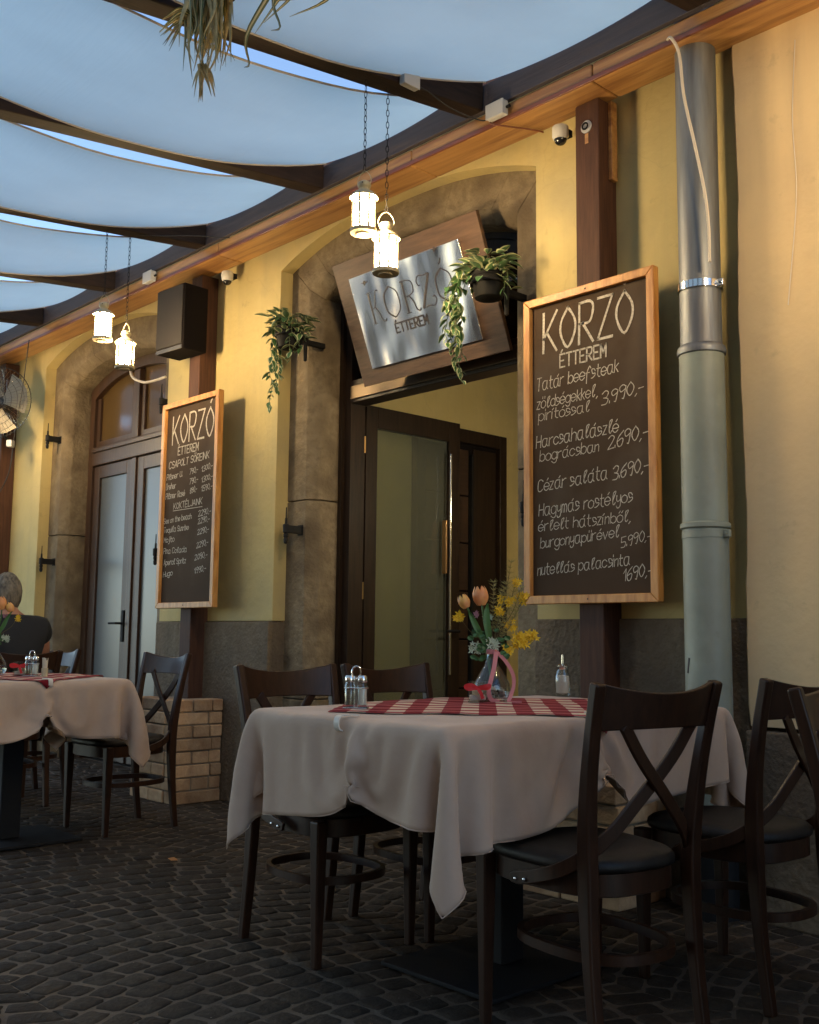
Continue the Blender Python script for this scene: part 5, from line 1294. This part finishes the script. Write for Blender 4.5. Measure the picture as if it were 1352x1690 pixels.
    # round green leaves at the neck
    for k in range(46):
        a = rnd(0, 6.28); c = (rnd(-.065, .045), rnd(-.025, .02), rnd(-.01, .075)); r = rnd(.007, .011)
        MB().add([(c[0]+r*math.cos(t), c[1]-.003*math.sin(2*t), c[2]+r*.7*math.sin(t)+.004*math.cos(a)) for t in [2*math.pi*q/8 for q in range(8)]], [tuple(range(8))]).build('round_leaf', M_LEAF, o)
    return o
bouquet(vx, vy, 'bouquet of orange tulips and yellow forsythia in the vase on the main table')
def jar(x, y, lab, rz=R(45)):
    o = empty('candle_jar', (x, y, ZTAB+.009), rz, lab, 'candle jar', 'square glass candle jars tied with red ribbon')
    m = MB(); a = .031; q = [(-a,-a),(a,-a),(a,a),(-a,a)]; b = .028; q2 = [(-b,-b),(b,-b),(b,b),(-b,b)]
    m.loft([[(x_, y_, 0) for x_, y_ in q], [(x_, y_, .066) for x_, y_ in q], [(x_, y_, .066) for x_, y_ in q2], [(x_, y_, .005) for x_, y_ in q2]]); m.build('glass_body', M_TGL, o, bevel=.002)
    MB().box(-.026, .026, -.026, .026, .0065, .022).build('sand', M_SUG, o, bevel=.003)
    MB().lathe([(.0001, .0225), (.017, .023), (.017, .036), (.0001, .036)], seg=16).build('tea_light', M_WHITE, o, smooth=40)
    MB().loft([[(x_*1.03, y_*1.03, z) for x_, y_ in q] for z in (.044, .050)], caps=False).build('ribbon_band', M_REDR, o)
    for pts in ([(0, -.034, .047), (-.022, -.042, .056), (-.040, -.040, .052), (-.030, -.040, .043), (0, -.034, .047)], [(0, -.034, .047), (.02, -.042, .052), (.038, -.040, .056), (.030, -.040, .046), (0, -.034, .047)], [(0, -.035, .046), (.010, -.040, .03), (.016, -.040, .012)]):
        ribbon(o, pts, .011, M_REDR, 'bow_loop')
    return o
jar(-2.395, -1.055, 'square glass jar with a red bow beside the vase on the main table')
def sugar(x, y, lab):
    o = empty('sugar_dispenser', (x, y, ZTAB+.008), 0, lab, 'sugar dispenser', None)
    MB().lathe([(.0001, 0), (.024, 0), (.027, .01), (.029, .05), (.027, .075), (.0195, .095), (.0195, .104), (.017, .104), (.017, .094), (.0245, .074), (.0265, .05), (.0245, .012), (.0001, .004)], seg=28).build('glass_body', M_TGL, o, smooth=45)
    MB().lathe([(.0001, .005), (.0238, .012), (.0258, .05), (.0240, .073), (.0001, .078)], seg=24).build('sugar_filling', M_SUG, o, smooth=45)
    MB().lathe([(.0205, .0965), (.0215, .099), (.0215, .110), (.012, .116), (.0001, .117)], seg=24).build('screw_lid', M_CHROME, o, smooth=45)
    MB().tube([(0, 0, .10), (0, 0, .150)], .0045, 10).build('pouring_tube', M_CHROME, o, smooth=45); return o
sugar(-2.470, -.52, 'glass sugar dispenser with steel spout on the far side of the main table')
# second table set
vase(-5.14, -1.56, 'glass vase half cut off at the left edge, on the second table', ribbons=False)
bouquet(-5.14, -1.56, 'bouquet with yellow forsythia and an orange tulip at the left edge, on the second table', mirror=-1)
jar(-5.06, -1.45, 'candle jar behind the salt pot on the second table')
cruet(-4.99, -1.43, R(40), 'salt and pepper set at the left, on the second table')
o = empty('toothpick_holder', (-4.945, -1.385, ZTAB+.008), label='pale holder of wrapped toothpicks right of the salt on the second table', cat='toothpick holder')
MB().lathe([(.0001, 0), (.014, 0), (.016, .04), (.015, .04), (.013, .004)], seg=16).build('holder', M_WHITE, o, smooth=45)
for k in range(7):
    a = 2*math.pi*k/7; MB().bar([(.008*math.cos(a), .008*math.sin(a), .006), (.013*math.cos(a), .013*math.sin(a), .082+rnd(-.01, .01))], .009, .0015, up=(math.cos(a), math.sin(a), .1)).build('toothpick', mat('paper_wrap', (.62, .55, .42), .8), o)

# a dry leaf and crumbs on the paving
for (x, y, s, lab) in ((-4.10, -1.15, 1.3, 'orange dry leaf on the cobbles between the two tables'),):
    o = MB().add([(-.03*s, 0, .022), (-.012*s, .012*s, .028), (.012*s, .010*s, .024), (.034*s, 0, .026), (.01*s, -.012*s, .022), (-.014*s, -.010*s, .026)], [(0, 1, 2, 3, 4, 5)]).build('dry_leaf', mat('dead_leaf', (.40, .17, .05), .8), loc=(x, y, 0)); tag(o, lab, 'leaf')
lit = MB()
for k in range(150):
    x, y = rnd(-5, -1.5), rnd(-3.0, -.6); r = rnd(.0015, .004)
    lit.add([(x-r, y-r*.6, .0155), (x+r, y-r*.4, .016), (x+r*.4, y+r, .0155)], [(0, 1, 2)])
o = lit.build('litter_specks', mat('speck', (.35, .28, .2), .8)); o['kind'] = 'stuff'; o['label'] = 'tiny pale specks of litter scattered on the cobbles'

# ================================================================ seated person (faces the left, arm on the table)
def person():
    root = empty('person', (-6.15, -1.08, 0), R(90), 'seated grey haired person in black T-shirt at the left edge, behind the flowers', 'person')
    root['category'] = 'person'
    J = {'pel': (0, -.06, .52), 'wa': (0, -.075, .68), 'ch': (0, -.06, .86), 'ub': (0, -.03, .99), 'nk': (0, .005, 1.085), 'hd': (0, .035, 1.14)}
    V = [J['pel'], J['wa'], J['ch'], J['ub'], J['nk'], J['hd']]; Rr = [.150, .140, .150, .125, .060, .058]; E = [(0,1),(1,2),(2,3),(3,4),(4,5)]
    def add(p, r, par): V.append(p); Rr.append(r); E.append((par, len(V)-1)); return len(V)-1
    for s in (-1, 1):
        a = add((s*.10, .02, .51), .105, 0); b = add((s*.13, .25, .53), .085, a); c = add((s*.14, .42, .52), .062, b); d = add((s*.14, .43, .28), .052, c); e = add((s*.14, .42, .09), .038, d); add((s*.145, .52, .045), .034, e)
        a = add((s*.165, -.03, 1.0), .066, 3); b = add((s*.205, -.01, .90), .056, a)
        if s < 0: c = add((s*.235, .10, .765+.03), .040, b); d = add((s*.18, .28, .80), .031, c); e = add((s*.15, .34, .80), .026, d)
        else: c = add((s*.245, .10, .80), .040, b); d = add((s*.14, .29, .80), .031, c); e = add((s*.10, .345, .80), .026, d)
        # five fingers
        hx = V[e][0]
        pl = add((hx-s*.03, .385, .798), .030, e)
        for f in range(4):
            x0 = hx-s*.03+(f-1.5)*.019; L = (.038, .045, .043, .034)[f]
            q = add((x0, .42, .797), .009, pl); q = add((x0, .42+L*.6, .792), .0085, q); add((x0, .42+L, .782), .007, q)
        q = add((hx-s*.03+s*.035, .37, .79), .010, pl); add((hx-s*.03+s*.045, .40, .785), .008, q)
    me = bpy.data.meshes.new('body'); me.from_pydata(V, E, []); 
    o = link('body', me, root); sk = o.modifiers.new('skin', 'SKIN'); sk.use_smooth_shade = True
    for i, r in enumerate(Rr): me.skin_vertices[0].data[i].radius = (r, r)
    me.skin_vertices[0].data[0].use_root = True
    ss = o.modifiers.new('sub', 'SUBSURF'); ss.levels = 2; ss.render_levels = 2
    M_SKIN = mat('skin', (.42, .20, .125), .5, c2=(.38, .17, .10), scale=12)
    o.data.materials.append(M_SKIN)
    # T-shirt, trousers as their own shells
    def shell(name, Vs, Es, rs, mm):
        me = bpy.data.meshes.new(name); me.from_pydata(Vs, Es, []); q = link(name, me, root); s = q.modifiers.new('skin', 'SKIN'); s.use_smooth_shade = True
        for i, r in enumerate(rs): me.skin_vertices[0].data[i].radius = (r, r) if not isinstance(r, tuple) else r
        me.skin_vertices[0].data[0].use_root = True
        t = q.modifiers.new('sub', 'SUBSURF'); t.levels = 2; t.render_levels = 2; me.materials.append(mm); return q
    M_SH = mat('black_shirt', (.012, .012, .014), .85, bump=.2, bscale=60)
    shell('t_shirt', [J['pel'], (0,-.075,.68), (0,-.065,.86), (0,-.04,.99), (0,-.005,1.055), (-.17,-.03,1.005), (-.225,-.015,.92), (.17,-.03,1.005), (.225,-.015,.92)], [(0,1),(1,2),(2,3),(3,4),(3,5),(5,6),(3,7),(7,8)], [.175, .165, .178, .150, .075, .088, .074, .088, .074], M_SH)
    shell('trousers', [(0,-.05,.53), (.10,.03,.51), (.13,.25,.53), (.14,.43,.52), (.14,.44,.28), (.14,.43,.12), (-.10,.03,.51), (-.13,.25,.53), (-.14,.43,.52), (-.14,.44,.28), (-.14,.43,.12)], [(0,1),(1,2),(2,3),(3,4),(4,5),(0,6),(6,7),(7,8),(8,9),(9,10)], [.155, .12, .10, .078, .068, .062, .12, .10, .078, .068, .062], M_SPK)
    for s in (-1, 1): MB().ball((s*.145, .49, .045), .055, 14, 8, (.75, 1.9, .75)).build('shoe', M_BLACK, root, smooth=60)
    # head with face, ears and short grey hair
    hc = (0, .055, 1.215)
    hm = MB().ball(hc, .1, 24, 18, (.76, .92, 1.15)); vs = []
    for x, y, z in hm.v:
        dz = (z-hc[2])/.115; dy = (y-hc[1])/.092
        if dz < -.2: x *= 1-.25*(-dz-.2); y = hc[1]+(y-hc[1])*(1-.12*(-dz-.2))
        if dy > .75 and abs(x) < .02: y += .016*max(0, 1-abs(dz+.15)*3)*(1-abs(x)/.02)
        vs.append((x, y, z))
    hm.v = vs; h = hm.build('head', M_SKIN, root, smooth=70)
    for s in (-1, 1):
        MB().ball((s*.030, hc[1]+.082, hc[2]+.012), .010, 10, 6).build('eye', mat('eye', (.5, .48, .45), .2), h, smooth=60)
        MB().ball((s*.078, hc[1]-.005, hc[2]-.005), .026, 12, 8, (.35, .7, 1.15)).build('ear', M_SKIN, h, smooth=60)
    MB().ball((0, hc[1]+.082, hc[2]-.055), .02, 10, 6, (1.1, .35, .3)).build('mouth', mat('lips', (.36, .12, .10), .5), h, smooth=60)
    M_HAIR = mat('grey_hair', (.24, .20, .15), .8, c2=(.06, .05, .04), scale=45, stretch=(1, 1, .35), bump=1.0, bscale=90)
    hr = MB(); seg = 28
    rings = []
    for i in range(11):
        ph = math.pi*i/13*1.0; ring = []
        for k in range(seg):
            a = 2*math.pi*k/seg; fr = max(0, math.sin(a)); p2 = ph*(1-.45*fr) if i else 0
            rr = .1*1.09*(1+rnd(-.02, .02)); ring.append((rr*.76*1.03*math.sin(p2)*math.cos(a), hc[1]+rr*.92*math.sin(p2)*math.sin(a)-.004, hc[2]+rr*1.15*math.cos(p2)))
        rings.append(ring)
    hr.loft(rings, caps=False); hr.build('hair', M_HAIR, root, smooth=80)
    return root
person()
